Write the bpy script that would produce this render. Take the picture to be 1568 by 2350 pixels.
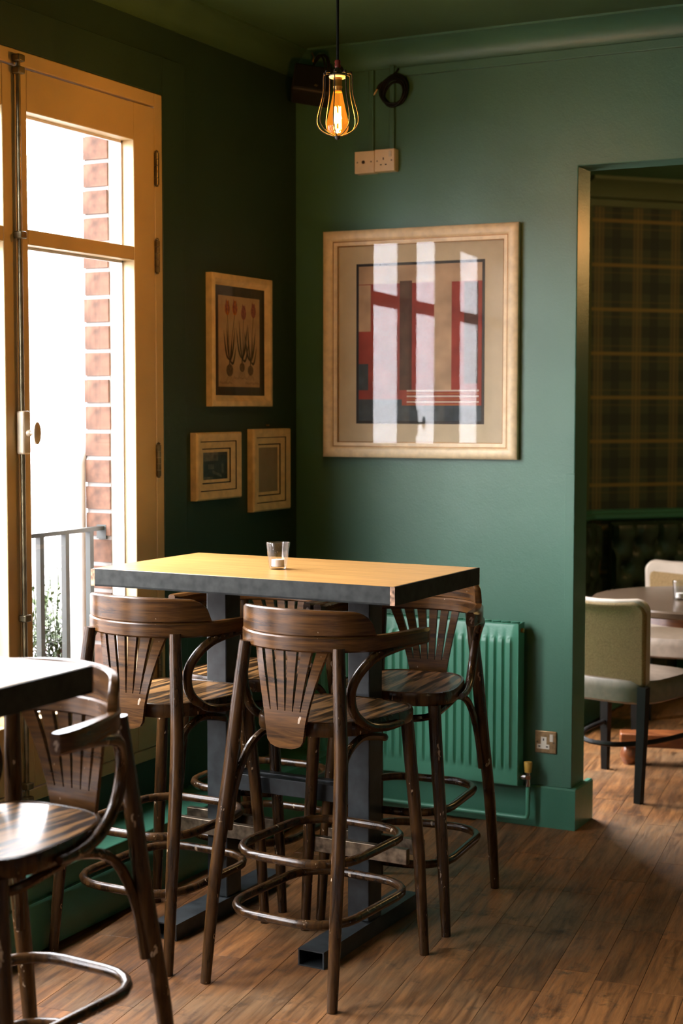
import bpy, bmesh, math, random
from mathutils import Vector, Matrix
random.seed(7)
SC = bpy.context.scene
for o in list(bpy.data.objects):
    bpy.data.objects.remove(o)
COL = SC.collection

# ------------------------------------------------------------------ camera
FPX = 3580.0
YAW, PITCH, ROLL = math.radians(27.2), math.radians(3.845), math.radians(0.053)
fw = Vector((-math.sin(YAW) * math.cos(PITCH), math.cos(YAW) * math.cos(PITCH), -math.sin(PITCH)))
rt = Vector((math.cos(YAW), math.sin(YAW), 0))
up = rt.cross(fw)
rt2 = rt * math.cos(ROLL) + up * math.sin(ROLL)
up2 = up * math.cos(ROLL) - rt * math.sin(ROLL)
cam = bpy.data.cameras.new('camera')
cam.sensor_fit = 'VERTICAL'
cam.sensor_height = 36.0
cam.lens = FPX / 2350 * 36.0
cam.dof.use_dof = True
cam.dof.focus_distance = 4.6
cam.dof.aperture_fstop = 3.5
camo = bpy.data.objects.new('camera', cam)
COL.objects.link(camo)
camo.matrix_world = Matrix(((rt2.x, up2.x, -fw.x, 0), (rt2.y, up2.y, -fw.y, 0), (rt2.z, up2.z, -fw.z, 1.6), (0, 0, 0, 1)))
SC.camera = camo

# ------------------------------------------------------------------ world, lights, exposure
SKY = 38.0
w = bpy.data.worlds.new('world')
SC.world = w
w.use_nodes = True
w.node_tree.nodes['Background'].inputs[0].default_value = (0.97, 0.955, 1.0, 1)
w.node_tree.nodes['Background'].inputs[1].default_value = SKY
SC.view_settings.view_transform = 'Standard'
SC.view_settings.look = 'None'
SC.view_settings.gamma = 1.0
SC.view_settings.use_curve_mapping = False
SC.view_settings.exposure = 0.0
SC.cycles.use_denoising = True
SC.cycles.max_bounces = 5
SC.cycles.diffuse_bounces = 3
SC.cycles.glossy_bounces = 2
SC.cycles.transparent_max_bounces = 12
SC.cycles.use_adaptive_sampling = True
SC.cycles.adaptive_threshold = 0.05
SC.cycles.caustics_reflective = False
SC.cycles.caustics_refractive = False
SC.cycles.sample_clamp_indirect = 6.0


def portal(name, loc, rot, sx, sy):
    l = bpy.data.lights.new(name, 'AREA')
    l.shape = 'RECTANGLE'
    l.size, l.size_y = sx, sy
    l.cycles.is_portal = True
    o = bpy.data.objects.new(name, l)
    COL.objects.link(o)
    o.location = loc
    o.rotation_euler = rot


# daylight portals at the openings (guide the sky light, emit nothing themselves)
portal('window_portal', (-3.12, 3.02, 1.56), (0, math.radians(-90), 0), 1.9, 3.2)
portal('window_portal', (-3.12, -0.45, 1.56), (0, math.radians(-90), 0), 1.9, 1.6)
portal('window_portal', (-2.93, 6.56, 1.5), (0, math.radians(-90), 0), 2.0, 1.1)


def lamp(name, kind, loc, energy, color, radius, target=None, cone=None, blend=0.5):
    l = bpy.data.lights.new(name, kind)
    l.energy = energy
    l.color = color
    l.shadow_soft_size = radius
    if kind == 'SPOT':
        l.spot_size = math.radians(cone)
        l.spot_blend = blend
    o = bpy.data.objects.new(name, l)
    COL.objects.link(o)
    o.location = loc
    if target is not None:
        o.rotation_euler = (Vector(target) - Vector(loc)).to_track_quat('-Z', 'Y').to_euler()
    return o


# warm wall lamp in the second room, just round the doorway
lamp('warm_wall_lamp', 'SPOT', (-1.47, 6.00, 2.30), 11, (1.0, 0.20, 0.005), 0.04, (-1.89, 5.68, 2.16), 62, 1.0)
lamp('second_room_fill', 'POINT', (-0.9, 7.9, 2.45), 32, (1.0, 0.60, 0.22), 0.1)  # unseen warm fill, added to brighten the tartan wall and bench
# unseen warm fill light, added to brighten the left and back walls
lamp('room_fill_light', 'POINT', (0.9, 1.2, 2.5), 14, (1.0, 0.72, 0.42), 0.12)

# ------------------------------------------------------------------ materials
MATS = {}


def nodes_of(name):
    m = bpy.data.materials.new(name)
    m.use_nodes = True
    MATS[name] = m
    nt = m.node_tree
    return m, nt, nt.nodes['Principled BSDF']


def N(nt, kind, **kw):
    n = nt.nodes.new(kind)
    for k, v in kw.items():
        if k in n.inputs:
            n.inputs[k].default_value = v
        else:
            setattr(n, k, v)
    return n


def L(nt, a, b):
    nt.links.new(a, b)


def ramp(nt, fac, stops):
    r = N(nt, 'ShaderNodeValToRGB')
    els = r.color_ramp.elements
    while len(els) < len(stops):
        els.new(0.5)
    for e, (p, c) in zip(els, stops):
        e.position = p
        e.color = (*c, 1) if len(c) == 3 else c
    L(nt, fac, r.inputs[0])
    return r


def coords(nt, scale=(1, 1, 1), rot=(0, 0, 0), kind='Object'):
    tc = N(nt, 'ShaderNodeTexCoord')
    mp = N(nt, 'ShaderNodeMapping')
    mp.inputs['Scale'].default_value = scale
    mp.inputs['Rotation'].default_value = rot
    L(nt, tc.outputs[kind], mp.inputs['Vector'])
    return mp


def bump(nt, b, height, strength, dist=0.01):
    n = N(nt, 'ShaderNodeBump')
    n.inputs['Strength'].default_value = strength
    n.inputs['Distance'].default_value = dist
    L(nt, height, n.inputs['Height'])
    L(nt, n.outputs[0], b.inputs['Normal'])


def plain(name, col, rough=0.5, metal=0.0, spec=0.5, coat=0.0, noise=0.08, nscale=20, bmp=0.0):
    m, nt, b = nodes_of(name)
    mp = coords(nt)
    no = N(nt, 'ShaderNodeTexNoise', Scale=nscale, Detail=2.0)
    L(nt, mp.outputs[0], no.inputs['Vector'])
    lo = tuple(c * (1 - noise * 2) for c in col)
    hi = tuple(min(1, c * (1 + noise * 2)) for c in col)
    r = ramp(nt, no.outputs['Fac'], [(0.3, lo), (0.7, hi)])
    L(nt, r.outputs[0], b.inputs['Base Color'])
    b.inputs['Roughness'].default_value = rough
    b.inputs['Metallic'].default_value = metal
    b.inputs['Specular IOR Level'].default_value = spec
    b.inputs['Coat Weight'].default_value = coat
    if bmp:
        bump(nt, b, no.outputs['Fac'], bmp, 0.004)
    return m


def emit(name, col, strength):
    m, nt, b = nodes_of(name)
    b.inputs['Base Color'].default_value = (*col, 1)
    b.inputs['Emission Color'].default_value = (*col, 1)
    b.inputs['Emission Strength'].default_value = strength
    return m


def thin_glass(name, tint=(0.97, 0.98, 0.97), ior=1.5, rough=0.0, gain=1.0):
    m = bpy.data.materials.new(name)
    m.use_nodes = True
    MATS[name] = m
    nt = m.node_tree
    nt.nodes.clear()
    out = N(nt, 'ShaderNodeOutputMaterial')
    mix = N(nt, 'ShaderNodeMixShader')
    tr = N(nt, 'ShaderNodeBsdfTransparent')
    tr.inputs[0].default_value = (*tint, 1)
    gl = N(nt, 'ShaderNodeBsdfGlossy')
    gl.inputs['Roughness'].default_value = rough
    fr = N(nt, 'ShaderNodeFresnel', IOR=ior)
    bk = N(nt, 'ShaderNodeNewGeometry')
    io = N(nt, 'ShaderNodeMapRange')
    io.inputs['To Min'].default_value = ior
    io.inputs['To Max'].default_value = 1.0 / ior
    L(nt, bk.outputs['Backfacing'], io.inputs['Value'])
    L(nt, io.outputs[0], fr.inputs['IOR'])
    if gain != 1.0:
        mu = N(nt, 'ShaderNodeMath', operation='MULTIPLY')
        mu.use_clamp = True
        mu.inputs[1].default_value = gain
        L(nt, fr.outputs[0], mu.inputs[0])
        L(nt, mu.outputs[0], mix.inputs[0])
    else:
        L(nt, fr.outputs[0], mix.inputs[0])
    L(nt, tr.outputs[0], mix.inputs[1])
    L(nt, gl.outputs[0], mix.inputs[2])
    L(nt, mix.outputs[0], out.inputs[0])
    return m


def painted_wall(name, col, rough=0.5, spec=0.35):
    m, nt, b = nodes_of(name)
    mp = coords(nt)
    n1 = N(nt, 'ShaderNodeTexNoise', Scale=1.6, Detail=2.0)
    n2 = N(nt, 'ShaderNodeTexNoise', Scale=140.0, Detail=1.0)
    n3 = N(nt, 'ShaderNodeTexNoise', Scale=7.0, Detail=3.0, Roughness=0.65)
    for n in (n1, n2, n3):
        L(nt, mp.outputs[0], n.inputs['Vector'])
    r = ramp(nt, n1.outputs['Fac'], [(0.3, tuple(c * 0.92 for c in col)), (0.7, tuple(c * 1.07 for c in col))])
    L(nt, r.outputs[0], b.inputs['Base Color'])
    b.inputs['Roughness'].default_value = rough
    b.inputs['Specular IOR Level'].default_value = spec
    ad = N(nt, 'ShaderNodeMath', operation='MULTIPLY_ADD')
    ad.inputs[1].default_value = 0.25
    L(nt, n2.outputs['Fac'], ad.inputs[0])
    L(nt, n3.outputs['Fac'], ad.inputs[2])
    bump(nt, b, ad.outputs[0], 0.28, 0.006)
    return m


def wood(name, lo, hi, grain=(1, 14, 14), scale=3.0, rough=0.35, coat=0.0, chips=None, chip_at=0.7, contrast=(0.35, 0.65),
         rot=(0, 0, 0), kind='Object', spec=0.5, rnd=False, bmp=0.15):
    m, nt, b = nodes_of(name)
    mp = coords(nt, grain, rot, kind)
    vec = mp.outputs[0]
    if rnd:
        oi = N(nt, 'ShaderNodeObjectInfo')
        cx = N(nt, 'ShaderNodeVectorMath', operation='ADD')
        sc = N(nt, 'ShaderNodeVectorMath', operation='SCALE')
        sc.inputs['Scale'].default_value = 37.0
        cb = N(nt, 'ShaderNodeCombineXYZ')
        for i in range(3):
            L(nt, oi.outputs['Random'], cb.inputs[i])
        L(nt, cb.outputs[0], sc.inputs[0])
        L(nt, vec, cx.inputs[0])
        L(nt, sc.outputs[0], cx.inputs[1])
        vec = cx.outputs[0]
    no = N(nt, 'ShaderNodeTexNoise', Scale=scale, Detail=4.0, Roughness=0.6, Distortion=0.6)
    L(nt, vec, no.inputs['Vector'])
    r = ramp(nt, no.outputs['Fac'], [(contrast[0], lo), (contrast[1], hi)])
    colr = r.outputs[0]
    if chips:
        mp2 = coords(nt, (1, 1, 0.45))
        c = N(nt, 'ShaderNodeTexNoise', Scale=34.0, Detail=3.0, Roughness=0.7)
        L(nt, mp2.outputs[0], c.inputs['Vector'])
        cr = ramp(nt, c.outputs['Fac'], [(chip_at, (0, 0, 0)), (chip_at + 0.02, (1, 1, 1))])
        mx = N(nt, 'ShaderNodeMix', data_type='RGBA')
        L(nt, cr.outputs[0], mx.inputs[0])
        L(nt, colr, mx.inputs[6])
        mx.inputs[7].default_value = (*chips, 1)
        colr = mx.outputs[2]
    L(nt, colr, b.inputs['Base Color'])
    b.inputs['Roughness'].default_value = rough
    b.inputs['Specular IOR Level'].default_value = spec
    b.inputs['Coat Weight'].default_value = coat
    b.inputs['Coat Roughness'].default_value = 0.15
    if bmp:
        bump(nt, b, no.outputs['Fac'], bmp, 0.002)
    return m


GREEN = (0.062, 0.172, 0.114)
painted_wall('green_wall', GREEN, 0.43, 0.55)
painted_wall('green_gloss', (0.052, 0.185, 0.118), 0.34, 0.5)
painted_wall('shaded_green_wall', (0.022, 0.050, 0.030))  # wall green darkened, the window wall's shade is put into the colour
plain('low_bounce_wall', (0.05, 0.03, 0.018), 0.5)  # for the unseen walls, coloured dark to cut bounced light
painted_wall('radiator_paint', (0.085, 0.31, 0.20), 0.36, 0.5)
painted_wall('green_ceiling', (0.055, 0.118, 0.055), 0.6, 0.3)
painted_wall('dark_room_paint', (0.10, 0.12, 0.055), 0.6, 0.3)
plain('cream_paint', (0.56, 0.42, 0.215), 0.42, 0, 0.4, noise=0.03, nscale=6)
plain('white_paint', (0.8, 0.76, 0.76), 0.5, noise=0.03)
plain('cream_frame', (0.84, 0.68, 0.42), 0.42, noise=0.06, nscale=30)
plain('cream_frame_dark', (0.80, 0.60, 0.32), 0.45, noise=0.06, nscale=30)
plain('gold_line', (0.30, 0.14, 0.03), 0.4, 0.3)
plain('dark_line', (0.03, 0.015, 0.008), 0.5)
plain('mat_cream', (0.66, 0.56, 0.38), 0.8, noise=0.02)
plain('mat_dark', (0.045, 0.045, 0.03), 0.8)
plain('paper_buff', (0.55, 0.38, 0.21), 0.8, noise=0.06)
plain('black_line', (0.012, 0.01, 0.008), 0.6)
plain('print_red', (0.30, 0.045, 0.03), 0.7, noise=0.12, nscale=12)
plain('print_brown', (0.08, 0.035, 0.022), 0.7, noise=0.12)
plain('print_flesh', (0.50, 0.34, 0.21), 0.7, noise=0.12, nscale=10)
plain('print_teal', (0.05, 0.07, 0.08), 0.7, noise=0.15)
plain('print_stripe', (0.62, 0.50, 0.40), 0.7, noise=0.05)
plain('print_orange', (0.40, 0.12, 0.04), 0.7, noise=0.1)
plain('ink_green', (0.055, 0.05, 0.022), 0.8)
plain('ink_orange', (0.55, 0.17, 0.03), 0.8, noise=0.2, nscale=90)
plain('ink_pink', (0.30, 0.10, 0.085), 0.8, noise=0.2, nscale=90)
plain('ink_bulb', (0.13, 0.085, 0.04), 0.8, noise=0.25, nscale=90)
plain('photo_dark', (0.022, 0.03, 0.03), 0.5, noise=0.45, nscale=30)
plain('photo_mid', (0.14, 0.13, 0.10), 0.5, noise=0.3, nscale=40)
plain('frosted_grey', (0.30, 0.24, 0.16), 0.55, noise=0.04)
plain('steel_dark', (0.020, 0.024, 0.026), 0.42, 0.0, 0.4, noise=0.22, nscale=26, bmp=0.1)
plain('steel_edge', (0.026, 0.028, 0.026), 0.6, 0.0, 0.2, noise=0.2, nscale=30, bmp=0.1)
plain('rust', (0.34, 0.20, 0.12), 0.6, 0.3, noise=0.4, nscale=60)
plain('footbar_steel', (0.16, 0.12, 0.08), 0.4, 0.7, noise=0.3, nscale=40)
plain('old_metal', (0.17, 0.145, 0.085), 0.38, 0.75, noise=0.2)
plain('handle_metal', (0.55, 0.47, 0.34), 0.45, 0.3, noise=0.1)
plain('black_cable', (0.006, 0.007, 0.0065), 0.6, 0, 0.2)
plain('wire_black', (0.016, 0.014, 0.012), 0.45, 0.0)
plain('brass', (0.45, 0.27, 0.08), 0.3, 0.9)
plain('red_bakelite', (0.16, 0.02, 0.012), 0.3)
plain('porcelain', (0.75, 0.68, 0.58), 0.3)
plain('socket_plastic', (0.86, 0.72, 0.50), 0.4, noise=0.02)
plain('socket_white', (0.74, 0.68, 0.56), 0.4, noise=0.02)
plain('socket_metal', (0.42, 0.28, 0.14), 0.38, 0.7, noise=0.12, nscale=60)
plain('yellow_cap', (0.60, 0.36, 0.06), 0.4, noise=0.08)
plain('copper', (0.35, 0.16, 0.07), 0.35, 0.8)
plain('chrome', (0.6, 0.58, 0.55), 0.2, 1.0)
plain('speaker_box', (0.014, 0.010, 0.007), 0.6)
plain('upholstery_beige', (0.27, 0.165, 0.068), 0.85, noise=0.1, nscale=160, bmp=0.2)
plain('upholstery_pale', (0.48, 0.38, 0.30), 0.42, noise=0.05, nscale=10)
plain('seat_leather', (0.20, 0.15, 0.11), 0.40, noise=0.08, nscale=30)
plain('black_wood', (0.008, 0.007, 0.006), 0.45, 0, 0.2)
plain('leather_green', (0.022, 0.038, 0.018), 0.45, noise=0.25, nscale=9)
plain('brick_red', (0.086, 0.040, 0.024), 0.9, noise=0.25, nscale=22, bmp=0.4)
plain('mortar', (0.20, 0.18, 0.17), 0.9)
plain('asphalt', (0.14, 0.13, 0.13), 0.9)
plain('pavement', (0.25, 0.23, 0.22), 0.9)
plain('render_wall', (0.42, 0.39, 0.39), 0.9, noise=0.02)
plain('fascia_grey', (0.115, 0.105, 0.105), 0.8, noise=0.02)
plain('railing_paint', (0.016, 0.018, 0.015), 0.45)
plain('planter_grey', (0.018, 0.018, 0.016), 0.7)
plain('soil', (0.010, 0.006, 0.004), 0.95, noise=0.4, nscale=60)
plain('leaf_green', (0.036, 0.062, 0.012), 0.6, noise=0.4, nscale=40)
plain('flower_pink', (0.055, 0.016, 0.017), 0.7, noise=0.3, nscale=50)
plain('candle_wax', (0.72, 0.66, 0.62), 0.5)
plain('screw_head', (0.5, 0.45, 0.38), 0.35, 0.8)
thin_glass('window_glass', (0.97, 0.98, 0.97))
thin_glass('picture_glass', (0.95, 0.95, 0.94), 1.36)
thin_glass('tumbler_glass', (0.95, 0.95, 0.94), 1.5, gain=1.6)
thin_glass('amber_glass', (1.0, 0.50, 0.10), 1.5, gain=1.2)
nt_ = MATS['amber_glass'].node_tree
em_ = N(nt_, 'ShaderNodeEmission')
em_.inputs[0].default_value = (1.0, 0.36, 0.03, 1)
em_.inputs[1].default_value = 0.42
as_ = N(nt_, 'ShaderNodeAddShader')
out_ = [n for n in nt_.nodes if n.type == 'OUTPUT_MATERIAL'][0]
src_ = out_.inputs[0].links[0].from_socket
L(nt_, src_, as_.inputs[0])
L(nt_, em_.outputs[0], as_.inputs[1])
L(nt_, as_.outputs[0], out_.inputs[0])
emit('filament', (1.0, 0.62, 0.22), 60)

wood('stool_wood', (0.013, 0.0058, 0.0020), (0.058, 0.0255, 0.0072), (14, 14, 1.4), 3.0, 0.25, 0.0, (0.36, 0.27, 0.18), 0.665, bmp=0, spec=0.4)
wood('crest_wood', (0.024, 0.010, 0.003), (0.105, 0.044, 0.011), (1.4, 1.4, 16), 4.0, 0.27, 0.0, (0.42, 0.32, 0.23), 0.70, bmp=0, spec=0.4)
wood('seat_wood', (0.020, 0.010, 0.004), (0.30, 0.15, 0.05), (34, 2.6, 10), 1.5, 0.30, 0.0, None, rot=(0, 0, 1.15), contrast=(0.46, 0.56), bmp=0.08, spec=0.4)
wood('table_wood', (0.43, 0.215, 0.060), (0.60, 0.33, 0.105), (1.2, 15, 10), 3.0, 0.30, 0.15, None, bmp=0.05)
wood('round_table_wood', (0.07, 0.042, 0.026), (0.12, 0.078, 0.05), (2, 10, 6), 3.0, 0.22, 0.3, None, bmp=0.0)
wood('mahogany', (0.10, 0.026, 0.008), (0.24, 0.075, 0.02), (2, 9, 9), 3.0, 0.3, 0.3, None, bmp=0.0)


def floor_material():
    m, nt, b = nodes_of('floor_planks')
    oi = N(nt, 'ShaderNodeObjectInfo')
    geo = N(nt, 'ShaderNodeNewGeometry')
    rotm = N(nt, 'ShaderNodeMapping')
    rotm.inputs['Rotation'].default_value = (0, 0, math.radians(-7.6))
    L(nt, geo.outputs['Position'], rotm.inputs['Vector'])
    cb = N(nt, 'ShaderNodeCombineXYZ')
    for i in range(3):
        L(nt, oi.outputs['Random'], cb.inputs[i])
    sc = N(nt, 'ShaderNodeVectorMath', operation='SCALE')
    sc.inputs['Scale'].default_value = 23.0
    L(nt, cb.outputs[0], sc.inputs[0])
    st = N(nt, 'ShaderNodeVectorMath', operation='MULTIPLY')
    st.inputs[1].default_value = (13, 1.1, 1)
    L(nt, rotm.outputs[0], st.inputs[0])
    ad = N(nt, 'ShaderNodeVectorMath', operation='ADD')
    L(nt, st.outputs[0], ad.inputs[0])
    L(nt, sc.outputs[0], ad.inputs[1])
    grain = N(nt, 'ShaderNodeTexNoise', Scale=2.4, Detail=6.0, Roughness=0.65, Distortion=1.2)
    L(nt, ad.outputs[0], grain.inputs['Vector'])
    fine = N(nt, 'ShaderNodeTexNoise', Scale=11.0, Detail=4.0, Roughness=0.75)
    L(nt, ad.outputs[0], fine.inputs['Vector'])
    base = ramp(nt, grain.outputs['Fac'], [(0.28, (0.080, 0.033, 0.0115)), (0.52, (0.205, 0.086, 0.026)), (0.75, (0.30, 0.136, 0.044))])
    # per-plank tone
    tone = ramp(nt, oi.outputs['Random'], [(0.0, (0.62, 0.60, 0.58)), (0.35, (0.92, 0.88, 0.85)), (0.7, (1.05, 1.0, 0.97)), (1.0, (1.3, 1.25, 1.2))])
    mt = N(nt, 'ShaderNodeMix', data_type='RGBA', blend_type='MULTIPLY')
    mt.inputs[0].default_value = 1.0
    L(nt, base.outputs[0], mt.inputs[6])
    L(nt, tone.outputs[0], mt.inputs[7])
    # worn greyish patches and dark stains
    wear = N(nt, 'ShaderNodeTexNoise', Scale=1.7, Detail=4.0, Roughness=0.6, Distortion=0.5)
    L(nt, rotm.outputs[0], wear.inputs['Vector'])
    wr = ramp(nt, wear.outputs['Fac'], [(0.46, (0, 0, 0)), (0.62, (1.3, 1.3, 1.3))])
    m2 = N(nt, 'ShaderNodeMix', data_type='RGBA')
    wm = N(nt, 'ShaderNodeMath', operation='MULTIPLY')
    L(nt, wr.outputs[0], wm.inputs[0])
    L(nt, fine.outputs['Fac'], wm.inputs[1])
    L(nt, wm.outputs[0], m2.inputs[0])
    L(nt, mt.outputs[2], m2.inputs[6])
    m2.inputs[7].default_value = (0.175, 0.105, 0.052, 1)
    spots = N(nt, 'ShaderNodeTexNoise', Scale=9.0, Detail=5.0, Roughness=0.75)
    L(nt, rotm.outputs[0], spots.inputs['Vector'])
    sr = ramp(nt, spots.outputs['Fac'], [(0.55, (0, 0, 0)), (0.70, (0.9, 0.9, 0.9))])
    m3 = N(nt, 'ShaderNodeMix', data_type='RGBA')
    L(nt, sr.outputs[0], m3.inputs[0])
    L(nt, m2.outputs[2], m3.inputs[6])
    m3.inputs[7].default_value = (0.030, 0.016, 0.008, 1)
    big = N(nt, 'ShaderNodeTexNoise', Scale=3.1, Detail=3.0, Roughness=0.6, Distortion=0.8)
    L(nt, ad.outputs[0], big.inputs['Vector'])
    br = ramp(nt, big.outputs['Fac'], [(0.32, (0.50, 0.46, 0.42)), (0.5, (0.95, 0.95, 0.95)), (0.68, (1.25, 1.22, 1.15))])
    m4 = N(nt, 'ShaderNodeMix', data_type='RGBA', blend_type='MULTIPLY')
    m4.inputs[0].default_value = 1.0
    L(nt, m3.outputs[2], m4.inputs[6])
    L(nt, br.outputs[0], m4.inputs[7])
    L(nt, m4.outputs[2], b.inputs['Base Color'])
    rr = ramp(nt, fine.outputs['Fac'], [(0.3, (0.34, 0.34, 0.34)), (0.7, (0.56, 0.56, 0.56))])
    L(nt, rr.outputs[0], b.inputs['Roughness'])
    b.inputs['Specular IOR Level'].default_value = 0.4
    bump(nt, b, grain.outputs['Fac'], 0.25, 0.003)


floor_material()


def tartan_material():
    m, nt, b = nodes_of('tartan_paper')
    tc = N(nt, 'ShaderNodeTexCoord')
    sp = N(nt, 'ShaderNodeSeparateXYZ')
    L(nt, tc.outputs['Object'], sp.inputs[0])

    def stripes(sock, bands, period=0.255):
        mo = N(nt, 'ShaderNodeMath', operation='PINGPONG' if False else 'FRACT')
        dv = N(nt, 'ShaderNodeMath', operation='DIVIDE')
        dv.inputs[1].default_value = period
        L(nt, sock, dv.inputs[0])
        L(nt, dv.outputs[0], mo.inputs[0])
        r = N(nt, 'ShaderNodeValToRGB')
        r.color_ramp.interpolation = 'LINEAR'
        els = r.color_ramp.elements
        while len(els) < len(bands):
            els.new(0.5)
        for e, (p, v) in zip(els, bands):
            e.position = p
            e.color = (v, v, v, 1)
        L(nt, mo.outputs[0], r.inputs[0])
        return r.outputs[0]
    vert = stripes(sp.outputs['X'], [(0.0, 0), (0.06, 0), (0.07, .75), (0.12, .75), (0.13, 0.25), (0.15, .25), (0.16, 1), (0.21, 1), (0.22, 0.25), (0.24, .25), (0.25, .75), (0.30, .75), (0.31, 0), (1.0, 0)])
    hori = stripes(sp.outputs['Z'], [(0.0, 0), (0.30, 0), (0.33, .3), (0.36, 0), (0.45, 0), (0.47, 1), (0.53, 1), (0.55, 0), (0.64, 0), (0.67, .3), (0.70, 0), (1.0, 0)])
    dkv = stripes(sp.outputs['X'], [(0.0, 0), (0.50, 0), (0.53, 1), (0.72, 1), (0.75, 0), (1.0, 0)])
    dkh = stripes(sp.outputs['Z'], [(0.0, 1), (0.12, 1), (0.15, 0), (0.85, 0), (0.88, 1), (1.0, 1)])

    def mix(fac, amt, a, colr):
        mm = N(nt, 'ShaderNodeMath', operation='MULTIPLY')
        mm.inputs[1].default_value = amt
        L(nt, fac, mm.inputs[0])
        x = N(nt, 'ShaderNodeMix', data_type='RGBA')
        L(nt, mm.outputs[0], x.inputs[0])
        if isinstance(a, tuple):
            x.inputs[6].default_value = (*a, 1)
        else:
            L(nt, a, x.inputs[6])
        x.inputs[7].default_value = (*colr, 1)
        return x.outputs[2]
    c = mix(dkv, 0.7, (0.050, 0.058, 0.030), (0.016, 0.020, 0.016))
    c = mix(dkh, 0.6, c, (0.016, 0.020, 0.016))
    c = mix(vert, 0.75, c, (0.175, 0.125, 0.045))
    c = mix(hori, 0.75, c, (0.24, 0.15, 0.035))
    L(nt, c, b.inputs['Base Color'])
    b.inputs['Roughness'].default_value = 0.75


tartan_material()

# ------------------------------------------------------------------ geometry helpers


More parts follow.
